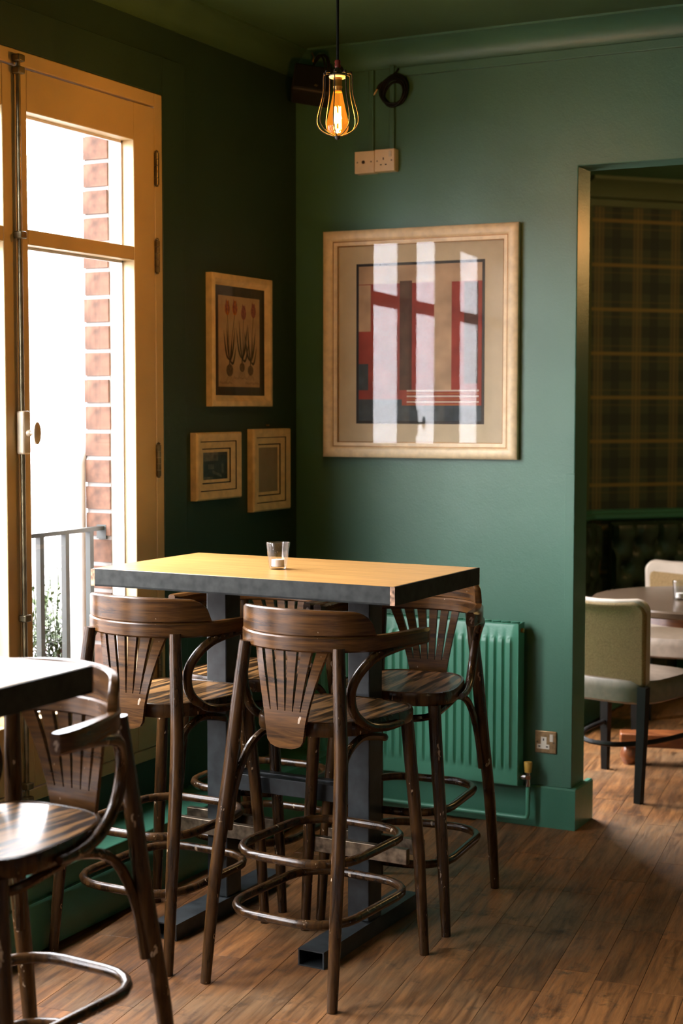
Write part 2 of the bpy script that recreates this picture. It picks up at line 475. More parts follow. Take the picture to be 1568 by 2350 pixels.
class MB:
    def __init__(s):
        s.v, s.f, s.m, s.sm = [], [], [], []

    def add(s, verts, faces, mi=0, smooth=False):
        k = len(s.v)
        s.v += [tuple(p) for p in verts]
        s.f += [tuple(i + k for i in f) for f in faces]
        s.m += [mi] * len(faces)
        s.sm += [smooth] * len(faces)
        return s

    def box(s, x0, x1, y0, y1, z0, z1, mi=0):
        v = [(x0, y0, z0), (x1, y0, z0), (x1, y1, z0), (x0, y1, z0), (x0, y0, z1), (x1, y0, z1), (x1, y1, z1), (x0, y1, z1)]
        return s.add(v, [(0, 3, 2, 1), (4, 5, 6, 7), (0, 1, 5, 4), (1, 2, 6, 5), (2, 3, 7, 6), (3, 0, 4, 7)], mi)

    def prism(s, poly, a0, a1, axis, mi=0, smooth=False):
        # poly: 2D points; axis: extrusion axis 'x','y','z'
        def P(p, a):
            return {'x': (a, p[0], p[1]), 'y': (p[0], a, p[1]), 'z': (p[0], p[1], a)}[axis]
        n = len(poly)
        v = [P(p, a0) for p in poly] + [P(p, a1) for p in poly]
        s.add(v, [tuple(range(n))[::-1], tuple(range(n, 2 * n))], mi)
        s.f += [tuple(i + len(s.v) - 2 * n for i in (j, (j + 1) % n, n + (j + 1) % n, n + j)) for j in range(n)]
        s.m += [mi] * n
        s.sm += [smooth] * n
        return s

    def tube(s, pts, r, seg=8, mi=0, closed=False, caps=True, samples=0):
        pts = [Vector(p) for p in pts]
        n0 = len(pts)
        rad = list(r) if hasattr(r, '__len__') else [r] * n0
        if samples:
            out, ro = [], []
            rng = n0 if closed else n0 - 1
            for i in range(rng):
                if closed:
                    p = [pts[(i + k - 1) % n0] for k in range(4)]
                else:
                    p = [pts[max(0, i - 1)], pts[i], pts[i + 1], pts[min(n0 - 1, i + 2)]]
                for k in range(samples):
                    t = k / samples
                    q = 0.5 * ((2 * p[1]) + (p[2] - p[0]) * t + (2 * p[0] - 5 * p[1] + 4 * p[2] - p[3]) * t * t + (3 * p[1] - p[0] - 3 * p[2] + p[3]) * t ** 3)
                    out.append(q)
                    ro.append(rad[i] * (1 - t) + rad[(i + 1) % n0] * t)
            if not closed:
                out.append(pts[-1])
                ro.append(rad[-1])
            pts, rad = out, ro
        n = len(pts)
        vs = []
        nrm = None
        for i in range(n):
            if closed:
                t = pts[(i + 1) % n] - pts[i - 1]
            else:
                t = pts[min(n - 1, i + 1)] - pts[max(0, i - 1)]
            t.normalize()
            if nrm is None:
                nrm = t.orthogonal().normalized()
            else:
                nrm = (nrm - t * nrm.dot(t)).normalized()
            bn = t.cross(nrm)
            for k in range(seg):
                a = 2 * math.pi * k / seg
                vs.append(pts[i] + (nrm * math.cos(a) + bn * math.sin(a)) * rad[i])
        fs = []
        for i in range(n if closed else n - 1):
            j = (i + 1) % n
            off = 0
            if closed and j == 0:
                # match the seam
                best = min(range(seg), key=lambda q: (Vector(vs[q]) - Vector(vs[i * seg])).length)
                off = best
            for k in range(seg):
                k2 = (k + 1) % seg
                fs.append((i * seg + k, i * seg + k2, j * seg + (k2 + off) % seg, j * seg + (k + off) % seg))
        k0 = len(s.f)
        s.add(vs, fs, mi, True)
        if caps and not closed:
            base = len(s.v) - len(vs)
            s.f += [tuple(base + k for k in range(seg))[::-1], tuple(base + (n - 1) * seg + k for k in range(seg))]
            s.m += [mi] * 2
            s.sm += [False] * 2
        return s

    def lathe(s, prof, cx=0, cy=0, seg=24, mi=0, axis='z', caps=True, flip=False):
        vs, fs = [], []
        n = len(prof)
        for (r, z) in prof:
            for k in range(seg):
                a = 2 * math.pi * k / seg
                x, y = r * math.cos(a), r * math.sin(a)
                if axis == 'z':
                    vs.append((cx + x, cy + y, z))
                elif axis == 'y':
                    vs.append((cx + x, z, cy + y))
                else:
                    vs.append((z, cx + x, cy + y))
        for i in range(n - 1):
            for k in range(seg):
                k2 = (k + 1) % seg
                fs.append((i * seg + k, i * seg + k2, (i + 1) * seg + k2, (i + 1) * seg + k))
        s.add(vs, fs, mi, True)
        if caps:
            base = len(s.v) - len(vs)
            s.f += [tuple(base + k for k in range(seg))[::-1], tuple(base + (n - 1) * seg + k for k in range(seg))]
            s.m += [mi] * 2
            s.sm += [False] * 2
        return s

    def bar(s, path, mi=0):
        # path: list of (x, y, nx, ny, half_thickness, z0, z1): a vertical-sided bent lath with chamfered edges
        vs, fs = [], []
        for (x, y, nx, ny, h, z0, z1) in path:
            c = min(h * 0.38, (z1 - z0) * 0.3)
            for (a, z) in ((-h, z0 + c), (-h + c, z0), (h - c, z0), (h, z0 + c), (h, z1 - c), (h - c, z1), (-h + c, z1), (-h, z1 - c)):
                vs.append((x + nx * a, y + ny * a, z))
        n = len(path)
        for i in range(n - 1):
            for k in range(8):
                k2 = (k + 1) % 8
                fs.append((i * 8 + k, i * 8 + k2, (i + 1) * 8 + k2, (i + 1) * 8 + k))
        fs.append(tuple(range(8))[::-1])
        fs.append(tuple((n - 1) * 8 + k for k in range(8)))
        return s.add(vs, fs, mi, True)

    def mesh(s, name, mats):
        me = bpy.data.meshes.new(name)
        me.from_pydata(s.v, [], s.f)
        for m in mats:
            me.materials.append(MATS[m])
        for p, mi, sm in zip(me.polygons, s.m, s.sm):
            p.material_index = mi
            p.use_smooth = sm
        bm = bmesh.new()
        bm.from_mesh(me)
        bmesh.ops.recalc_face_normals(bm, faces=bm.faces)
        bm.to_mesh(me)
        bm.free()
        me.set_sharp_from_angle(angle=math.radians(38))
        me.update()
        return me

    def build(s, name, mats, parent=None, bevel=0, loc=None, rotz=None, label=None):
        if isinstance(mats, str):
            mats = [mats]
        o = bpy.data.objects.new(name, s.mesh(name, mats))
        COL.objects.link(o)
        if parent is not None:
            o.parent = parent
        if loc is not None:
            o.location = loc
        if rotz is not None:
            o.rotation_euler = (0, 0, rotz)
        if bevel:
            md = o.modifiers.new('bevel', 'BEVEL')
            md.width = bevel
            md.segments = 2
            md.limit_method = 'ANGLE'
            md.angle_limit = math.radians(50)
        if label:
            o['label'] = label
        return o


def link_copy(me, name, parent=None, loc=(0, 0, 0), rot=(0, 0, 0), scale=None):
    o = bpy.data.objects.new(name, me)
    COL.objects.link(o)
    o.parent = parent
    o.location = loc
    o.rotation_euler = rot
    if scale:
        o.scale = scale
    return o


def thing(name, label, cat, loc=(0, 0, 0), rotz=0, group=None):
    o = bpy.data.objects.new(name, None)
    o.empty_display_size = 0.1
    COL.objects.link(o)
    o.location = loc
    o.rotation_euler = (0, 0, rotz)
    return tag(o, label, cat, group)


def tag(o, label, cat, group=None):
    o['label'] = label
    o['category'] = cat
    if group:
        o['group'] = group
    return o


def struct(o, label=None):
    o['kind'] = 'structure'
    if label:
        o['label'] = label
    return o


def copy_tree(o, parent=None):
    c = o.copy()
    COL.objects.link(c)
    c.parent = parent
    for ch in list(o.children):
        copy_tree(ch, c)
    return c


def arc(cx, cy, r, a0, a1, n):
    return [(cx + r * math.cos(a0 + (a1 - a0) * i / n), cy + r * math.sin(a0 + (a1 - a0) * i / n)) for i in range(n + 1)]


XL = -3.08      # inner face of the window wall
YB = 5.588      # face of the back wall
YB2 = 5.735     # its far face
ZC = 3.005      # ceiling
XD = -1.89      # doorway jamb
ZD = 2.49       # doorway head

# ------------------------------------------------------------------ room shell
# floor slab and planks
fl = MB().box(-3.3, 2.4, -2.7, 11.9, -0.12, -0.012).build('floor', 'floor_planks')
struct(fl, 'worn brown wooden plank floor of the bar')
PW, PANG = 0.125, math.radians(7.6)
pdir = Vector((-math.sin(PANG), math.cos(PANG), 0))
pper = Vector((math.cos(PANG), math.sin(PANG), 0))
plank_meshes = {}


def plank_mesh(k):
    if k not in plank_meshes:
        ln = 0.45 + 0.15 * k
        b = MB()
        g, e = 0.0005, 0.0005
        x0, x1, y0, y1 = -PW / 2 + g, PW / 2 - g, 0.001, ln - 0.001
        v = [(x0, y0, -0.012), (x1, y0, -0.012), (x1, y1, -0.012), (x0, y1, -0.012),
             (x0, y0, -e), (x1, y0, -e), (x1, y1, -e), (x0, y1, -e),
             (x0 + e, y0 + e, 0), (x1 - e, y0 + e, 0), (x1 - e, y1 - e, 0), (x0 + e, y1 - e, 0)]
        f = [(0, 1, 5, 4), (1, 2, 6, 5), (2, 3, 7, 6), (3, 0, 4, 7), (4, 5, 9, 8), (5, 6, 10, 9), (6, 7, 11, 10), (7, 4, 8, 11), (8, 9, 10, 11)]
        b.add(v, f)
        plank_meshes[k] = (b.mesh('plank', ['floor_planks']), ln)
    return plank_meshes[k]


def to_px(p):
    d = Vector(p) - Vector((0, 0, 1.6))
    z = d.dot(fw)
    if z < 0.3:
        return None
    return 784 + FPX * d.dot(rt2) / z, 1175 - FPX * d.dot(up2) / z


rng = random.Random(11)
nplank = 0
rest = MB()
cand = []
for row in range(-2, 42):
    s0 = -3.2 + row * PW
    t = 1.9 - rng.random() * 1.2
    while t < 9.6:
        k = rng.randrange(0, 7)
        me, ln = plank_mesh(k)
        base = pper * s0 + pdir * t
        mid = base + pdir * (ln / 2)
        px = [to_px(base + pdir * (ln * q)) for q in (0, 0.5, 1)]
        vis = any(p and -500 < p[0] < 2500 and 1450 < p[1] < 2750 for p in px)
        inroom = -2.86 < mid.x < 2.2 or mid.y > YB2
        if vis and inroom and mid.x < 2.0 and mid.x > -3.0:
            if mid.y < 5.6 or mid.x > -2.3:
                cand.append((me, base))
        t += ln
cand.sort(key=lambda c: (c[1] - Vector((-1.9, 4.2, 0))).length)
for me, base in cand[:300]:
    link_copy(me, 'plank', fl, base, (0, 0, PANG))

# ceiling
struct(MB().box(-3.3, 2.4, -2.7, YB2, ZC, ZC + 0.1).build('ceiling', 'green_ceiling'), 'dark green painted ceiling')

# back wall with doorway
wb = MB()
wb.prism([(-3.3, -0.012), (XD, -0.012), (XD, ZD), (-0.72, ZD), (-0.72, -0.012), (2.4, -0.012), (2.4, ZC), (-3.3, ZC)], YB, YB2, 'y')
struct(wb.build('wall_back', 'green_wall', bevel=0.004), 'sage green painted wall with an open doorway at its right')
# left wall: solid pieces around the windows
WZ0, WZ1 = 0.364, 2.677
WINS = [(3.003, 4.597), (1.385, 2.979), (-1.25, 0.35)]
wl = MB()
ys = [-2.7, WINS[2][0], WINS[2][1], WINS[1][0], WINS[1][1], WINS[0][0], WINS[0][1], YB]
for i in (0, 2, 4, 6):
    wl.box(XL - 0.06, XL, ys[i], ys[i + 1], 0, ZC)
for a, b in WINS:
    wl.box(XL - 0.06, XL, a, b, 0, WZ0)
    wl.box(XL - 0.06, XL, a, b, WZ1, ZC)
struct(wl.build('wall_left', 'shaded_green_wall'), 'green window wall on the left, its shade put into the colour')
struct(MB().box(2.3, 2.4, -2.7, YB, 0, ZC).build('wall_right', 'low_bounce_wall'))
struct(MB().box(-3.3, 2.4, -2.8, -2.7, 0, ZC).build('wall_rear', 'low_bounce_wall'))

# flat architrave boards round the windows
ar = MB()
AW = 0.142
ar.box(XL, XL + 0.018, WINS[0][1], WINS[0][1] + AW, 0.215, WZ1 + AW - 0.01)
ar.box(XL, XL + 0.018, WINS[1][0] - AW, WINS[0][1], WZ1, WZ1 + AW - 0.01)
ar.box(XL, XL + 0.018, WINS[1][0] - AW, WINS[1][0], 0.215, WZ1)
ar.box(XL, XL + 0.018, WINS[1][1], WINS[0][0], 0.215, WZ1)
struct(ar.build('trim_1', 'shaded_green_wall', bevel=0.003), 'wide flat green architrave around the french windows')

# boxed step under the windows with skirting
struct(MB().box(XL, -2.866, -2.7, YB, 0, 0.214).build('trim_2', 'green_gloss', bevel=0.004), 'low green boxed step below the windows')
struct(MB().prism([(-2.866, 0), (-2.846, 0), (-2.846, 0.140), (-2.851, 0.148), (-2.866, 0.148)], -2.7, YB, 'y').build('baseboard_left', 'green_gloss'), 'green skirting board on the step')
sk = MB()
sk.prism([(YB, 0), (YB - 0.02, 0), (YB - 0.02, 0.152), (YB - 0.014, 0.158), (YB, 0.158)], -2.866, XD + 0.022, 'x')
sk.prism([(XD, 0), (XD + 0.022, 0), (XD + 0.022, 0.152), (XD + 0.016, 0.158), (XD, 0.158)], YB, YB2 + 0.045, 'y')
struct(sk.build('baseboard_back', 'green_gloss'), 'green skirting board turning into the doorway')
struct(MB().box(-1.924, XD + 0.0015, YB - 0.006, YB, 0.158, 1.352).build('trim_3', 'green_wall', bevel=0.002), 'thin green protective strip on the doorway corner')

# coving
cv = [(0, 0)] + [(0.105 - 0.105 * math.cos(a), -0.105 + 0.105 * math.sin(a) if False else -(0.085) * (1 - math.sin(a))) for a in [math.radians(90 * i / 8) for i in range(8, -1, -1)]]
cb_ = [(YB, ZC), (YB - 0.112, ZC), (YB - 0.112, ZC - 0.008)] + [(YB - 0.105 * (1 - math.sin(a)) - 0.004, ZC - 0.008 - 0.072 * (1 - math.cos(a))) for a in [math.radians(90 * i / 8) for i in range(0, 9)]] + [(YB - 0.004, ZC - 0.088), (YB, ZC - 0.088)]
struct(MB().prism(cb_, -3.08, 2.3, 'x').build('trim_4', 'green_wall'), 'plain green coving along the back wall')
cl_ = [(XL + (YB - p[0]), p[1]) for p in cb_]
struct(MB().prism(cl_, -2.7, YB, 'y').build('trim_5', 'green_ceiling'), 'dark green coving above the windows')

# second room shell
struct(MB().box(-3.3, 2.4, YB2, 11.9, 2.90, 3.1).build('ceiling_second_room', 'green_ceiling'))
sw = MB()
for a, b, c, d in ((YB2, 5.85, 0, 2.9), (7.12, 9.0, 0, 2.9), (5.85, 7.12, 0, 0.35), (5.85, 7.12, 2.6, 2.9)):
    sw.box(-2.96, -2.86, a, b, c, d)
struct(sw.build('wall_second_room_left', 'dark_room_paint'))
struct(MB().box(1.26, 1.36, YB2, 11.9, 0, 2.9).build('wall_second_room_right', 'dark_room_paint'))
struct(MB().box(-1.2, 2.4, 11.8, 11.9, 0, 2.9).build('wall_second_room_rear', 'dark_room_paint'))
# canted tartan wall
AX, AY, ADX, ADY = -2.86, 8.72, 0.676, 0.737
aang = math.atan2(ADY, ADX)
tw = MB().box(-0.3, 5.0, 0, 0.1, -0.012, 2.92).build('wall_far', 'tartan_paper', loc=(AX, AY, 0), rotz=aang)
struct(tw, 'dark green and gold tartan papered wall in the second room')
dr = MB().prism([(0.0, 0.945), (-0.035, 0.945), (-0.045, 0.955), (-0.045, 0.975), (-0.02, 0.985), (-0.02, 1.0), (0.0, 1.005)], -0.02, 5.0, 'x')
o = dr.build('trim_6', 'green_gloss', loc=(AX, AY, 0), rotz=aang)
struct(o, 'green dado rail below the tartan wallpaper')
o = MB().prism([(-2.86, 0.945), (-2.825, 0.945), (-2.815, 0.955), (-2.815, 0.975), (-2.84, 0.985), (-2.84, 1.0), (-2.86, 1.005)], YB2, AY + 0.04, 'y').build('trim_7', 'green_gloss')
struct(o, 'green dado rail on the second room side wall')
co = MB().prism([(0.0, 2.9), (-0.2, 2.9), (-0.2, 2.88), (-0.14, 2.865), (-0.09, 2.83), (-0.075, 2.80), (-0.03, 2.79), (-0.02, 2.755), (0, 2.755)], -0.1, 5.0, 'x')
o = co.build('trim_8', 'dark_room_paint', loc=(AX, AY, 0), rotz=aang)
struct(o, 'moulded cornice above the tartan wall')

# ------------------------------------------------------------------ french windows


def window(idx, y0, y1, detail):
    root = bpy.data.objects.new('window_%d' % idx, None)
    COL.objects.link(root)
    struct(root, 'cream french window, tall glazed leaves' if detail else None)
    x1 = XL + (0.016 if detail else 0.004)
    x0 = XL - 0.06
    fr = MB()
    FB, FT, FS = 0.042, 0.046, 0.047
    zi0, zi1 = WZ0 + FB, WZ1 - FT
    fr.box(x0, x1, y0, y0 + FS, WZ0, WZ1)
    fr.box(x0, x1, y1 - FS, y1, WZ0, WZ1)
    fr.box(x0, x1, y0 + FS, y1 - FS, WZ0, zi0)
    fr.box(x0, x1, y0 + FS, y1 - FS, zi1, WZ1)
    fr.build('frame', 'cream_paint', root, bevel=0.004)
    ym = (y0 + y1) / 2
    for (a, b, flip) in ((ym + 0.001, y1 - FS - 0.002, False), (y0 + FS + 0.002, ym - 0.001, True)):
        leaf = bpy.data.objects.new('leaf', None)
        COL.objects.link(leaf)
        leaf.parent = root
        zl0, zl1 = zi0 + 0.003, zi1 - 0.005
        st_m, st_h = 0.057, 0.122
        if not flip:
            p0, p1 = a + st_m, b - st_h
        else:
            p0, p1 = a + st_h, b - st_m
        zb, zt = 0.62, 2.500
        xl0, xl1 = XL - 0.045, x1 - 0.001
        MB().box(xl0, xl1, a, p0, zl0, zl1).build('stile', 'cream_paint', leaf, bevel=0.003)
        MB().box(xl0, xl1, p1, b, zl0, zl1).build('stile', 'cream_paint', leaf, bevel=0.003)
        MB().box(xl0, xl1, p0, p1, zt, zl1).build('rail', 'cream_paint', leaf, bevel=0.003)
        MB().box(xl0, xl1, p0, p1, zl0, zb).build('rail', 'cream_paint', leaf, bevel=0.003)
        MB().box(xl0, xl1, p0, p1, 2.097, 2.143).build('glazing_bar', 'cream_paint', leaf, bevel=0.003)
        for (c, d) in ((zb, 2.097), (2.143, zt)):
            MB().add([(XL - .028, p0, c), (XL - .028, p1, c), (XL - .028, p1, d), (XL - .028, p0, d)], [(0, 1, 2, 3)]).build('pane', 'window_glass', leaf)
            bd = MB()
            bd.box(XL - 0.045, XL - 0.032, p0, p0 + 0.008, c, d)
            bd.box(XL - 0.045, XL - 0.032, p1 - 0.008, p1, c, d)
            bd.box(XL - 0.045, XL - 0.032, p0, p1, d - 0.008, d)
            bd.box(XL - 0.045, XL - 0.032, p0, p1, c, c + 0.008)
            bd.build('glazing_bead', 'white_paint', leaf)
        if detail:
            yh = b + 0.004 if not flip else a - 0.004
            for zc in (2.42, 2.12, 1.414, 0.685):
                h = MB()
                for q in range(5):
                    za = zc - 0.055 + q * 0.022
                    h.lathe([(0.0, za), (0.0085, za), (0.0085, za + 0.0205), (0.0, za + 0.0205)], x1 + 0.007, yh, 10, caps=False)
                h.lathe([(0.0, zc + 0.055), (0.005, zc + 0.055), (0.007, zc + 0.059), (0.0, zc + 0.064)], x1 + 0.007, yh, 10, caps=False)
                h.lathe([(0.0, zc - 0.062), (0.006, zc - 0.060), (0.005, zc - 0.055), (0.0, zc - 0.055)], x1 + 0.007, yh, 10, caps=False)
                h.build('hinge', 'old_metal', leaf)
    if detail:
        xr = x1 + 0.014
        rod = MB().tube([(xr, ym, WZ0 + 0.03), (xr, ym, WZ1 - 0.022)], 0.0075, 10).build('bolt_rod', 'old_metal', root)
        for zc in (WZ1 - 0.03, WZ1 - 0.066, 2.12, 0.95, WZ0 + 0.062, WZ0 + 0.018):
            k = MB()
            k.box(x1, xr + 0.016, ym - 0.014, ym + 0.016, zc - 0.011, zc + 0.011)
            k.build('rod_guide', 'old_metal', rod, bevel=0.004)
        hp = MB().box(x1, x1 + 0.03, ym - 0.014, ym + 0.022, 1.455, 1.588).build('handle_case', 'handle_metal', rod, bevel=0.006)
        kn = MB()
        kn.lathe([(0.0, x1 + 0.03), (0.011, x1 + 0.03), (0.010, x1 + 0.038), (0.0055, x1 + 0.043), (0.0055, x1 + 0.058), (0.0, x1 + 0.058)], ym + 0.006, 1.520, 12, axis='x', caps=False)
        kn.build('spindle', 'handle_metal', rod)
        ov = []
        oval = MB()
        rings = [(0.0, 0.0), (0.6, 0.0), (1.0, 0.005), (1.0, 0.011), (0.6, 0.015), (0.0, 0.016)]
        vs, fs = [], []
        sg = 20
        for (q, dx) in rings:
            for k in range(sg):
                a = 2 * math.pi * k / sg
                vs.append((x1 + 0.056 + dx, ym + 0.006 + q * 0.017 * math.cos(a), 1.520 + q * 0.034 * math.sin(a)))
        for i in range(len(rings) - 1):
            for k in range(sg):
                fs.append((i * sg + k, i * sg + (k + 1) % sg, (i + 1) * sg + (k + 1) % sg, (i + 1) * sg + k))
        oval.add(vs, fs, 0, True)
        oval.build('turn_knob', 'handle_metal', rod)
    return root


for i, (a, b) in enumerate(WINS):
    window(i + 1, a, b, i == 0)
# casement in the second room, on the street side, hidden behind the doorway pillar
root = bpy.data.objects.new('window_4', None)
COL.objects.link(root)
struct(root)
f4 = MB()
for a, b, c, d in ((5.85, 5.9, .35, 2.6), (7.07, 7.12, .35, 2.6), (5.9, 7.07, .35, .41), (5.9, 7.07, 2.54, 2.6)):
    f4.box(-2.95, -2.87, a, b, c, d)
f4.build('frame', 'cream_paint', root)
MB().add([(-2.913, 5.9, .41), (-2.913, 7.07, .41), (-2.913, 7.07, 2.54), (-2.913, 5.9, 2.54)], [(0, 1, 2, 3)]).build('pane', 'window_glass', root)

# outer brick leaf of the wall, with a white box frame in the reveal
YR = 4.515
eo = MB()
eo.box(-3.333, -3.232, YR - 0.003, 5.75, -0.9, 3.4)
eo.box(-3.335, -3.232, -2.8, -1.35, -0.9, 3.4)
eo.box(-3.335, -3.232, 0.43, 1.30, -0.9, 3.4)
eo.box(-3.335, -3.232, -1.35, 0.43, -0.9, 0.3)
eo.box(-3.335, -3.232, 1.30, YR + 0.006, -0.9, 0.3)
eo.box(-3.335, -3.232, -1.35, 0.43, 2.72, 3.4)
eo.box(-3.335, -3.232, 1.30, YR + 0.006, 2.72, 3.4)
ext = struct(eo.build('wall_outside', 'mortar'), 'outer brick face of the building seen through the window')
bm_ = MB()
bm_.box(-0.0515, 0.0515, -0.009, 0.10, 0.004, 0.083)
brick_me = bm_.mesh('brick', ['brick_red'])
for i in range(39):
    z = -0.55 + i * 0.094
    b = link_copy(brick_me, 'brick', ext, (-3.2845 + rng.uniform(-.002, .002), YR + rng.uniform(-.003, .003), z), (0, 0, rng.uniform(-.01, .01)))
bf = MB()
bf.box(-3.232, -3.14, YR, YR + 0.1, 0.25, 2.75)
bf.box(-3.232, -3.14, 1.28, 1.40, 0.25, 2.75)
bf.box(-3.232, -3.14, 1.28, YR + 0.1, WZ1, 2.75)
bf.box(-3.26, -3.14, 1.28, YR + 0.1, 0.25, WZ0 + 0.02)
bf.box(-3.232, -3.14, -1.33, -1.25, 0.25, 2.75)
bf.box(-3.232, -3.14, 0.36, 0.44, 0.25, 2.75)
bf.box(-3.232, -3.14, -1.33, 0.44, WZ1, 2.75)
struct(bf.build('trim_9', 'white_paint'), 'white painted outer frame in the window reveal')
dp = MB().tube([(-3.366, YR - 0.02, -0.6), (-3.366, YR - 0.02, 1.40), (-3.366, YR + 0.02, 1.47), (-3.366, YR + 0.25, 1.5)], 0.03, 10)
tag(dp.build('downpipe', 'render_wall'), 'pale rainwater pipe on the brick corner outside the window', 'pipe')

# balcony railing outside
rl = thing('balcony_railing', 'dark iron balcony railing with flat bars outside the french window', 'railing', (-3.27, 0, 0))
MB().box(-0.012, 0.012, 2.0, YR, 1.166, 1.180).build('top_rail', 'railing_paint', rl)
MB().box(-0.012, 0.012, 2.0, YR, 0.46, 0.474).build('bottom_rail', 'railing_paint', rl)
MB().box(-0.02, 0.02, YR - 0.012, YR, 1.135, 1.185).build('wall_bracket', 'railing_paint', rl)
bar_me = MB().box(-0.010, 0.010, -0.0105, 0.0105, 0.474, 1.166).mesh('baluster', ['railing_paint'])
for i in range(16):
    link_copy(bar_me, 'baluster', rl, (0, 4.434 - i * 0.1385, 0))

# planter with plants
pl = thing('planter_box', 'grey window planter box with green plants and pink flowers outside the railing', 'planter', (-3.56, 4.2, 0.47))
pb = MB()
for a in ((-.1, -.085, -.9, .75, 0, .2), (.085, .1, -.9, .75, 0, .2), (-.1, .1, -.9, -.885, 0, .2), (-.1, .1, .735, .75, 0, .2), (-.1, .1, -.9, .75, 0, .015)):
    pb.box(*a)
pb.build('box', 'planter_grey', pl)
MB().box(-0.085, 0.085, -0.885, 0.735, 0.1, 0.17).build('soil', 'soil', pl)
lv = MB()
fl_ = MB()
rg = random.Random(3)
for i in range(110):
    cx, cy = rg.uniform(-.07, .07), (rg.uniform(.08, .66) if i % 5 else rg.uniform(-.8, .1))
    hgt = rg.uniform(.12, .36)
    lean = Vector((rg.uniform(-.35, .35), rg.uniform(-.5, .5), 1))
    stem = [Vector((cx, cy, .165)) + lean * hgt * q for q in (0, .5, 1)]
    lv.tube(stem, 0.0016, 4, caps=False)
    for j in range(24):
        q = rg.uniform(.2, 1.05)
        p = Vector((cx, cy, .165)) + lean * hgt * q
        d = Vector((rg.uniform(-1, 1), rg.uniform(-1, 1), rg.uniform(-.2, .7))).normalized()
        sd = d.cross(Vector((0, 0, 1))).normalized() * rg.uniform(.005, .009)
        ln = rg.uniform(.022, .045)
        lv.add([p, p + d * ln * .5 + sd, p + d * ln, p + d * ln * .5 - sd], [(0, 1, 2, 3)])
for i in range(16):
    cy = rg.uniform(.12, .45)
    base = Vector((rg.uniform(-.03, .09), cy, .17))
    d = Vector((rg.uniform(.05, .5), rg.uniform(-.6, .6), rg.uniform(.15, .6))).normalized()
    for j in range(10):
        p = base + d * (0.03 + j * 0.011)
        for q in range(3):
            u = Vector((rg.uniform(-1, 1), rg.uniform(-1, 1), rg.uniform(-1, 1))).normalized() * .009
            v2 = u.cross(d).normalized() * .005
            fl_.add([p, p + u + v2, p + u * 1.6, p + u - v2], [(0, 1, 2, 3)])
o = lv.build('foliage', 'leaf_green', pl)
o['kind'] = 'stuff'
o = fl_.build('flower_spikes', 'flower_pink', pl)
o['kind'] = 'stuff'

# street and the building opposite
struct(MB().box(-40, -3.34, -30, 60, -1.1, -0.9).build('street_ground', 'asphalt'), 'pale street outside the window')
struct(MB().box(-13.2, -11.4, -30, 60, -0.9, -0.78).build('street_pavement', 'pavement'))
bd = thing('opposite_building', 'pale rendered building across the street with a grey shop fascia', 'building', (-13.2, 18, -0.9))
MB().box(-6, 0, -40, 30, 0, 4.9).build('wall', 'render_wall', bd)
MB().box(0, 0.35, -14, 7, 3.05, 4.0).build('fascia', 'fascia_grey', bd)
for i in range(6):
    y = -13 + i * 4.2
    wn = MB().box(0.0, 0.06, y, y + 2.6, 0.7, 2.8).build('shop_window', 'white_paint', bd)
    MB().box(0.06, 0.08, y + .12, y + 2.48, .82, 2.68).build('pane', 'fascia_grey', wn)

# ------------------------------------------------------------------ bar stools


def lerp(a, b, t):
    return a + (b - a) * t


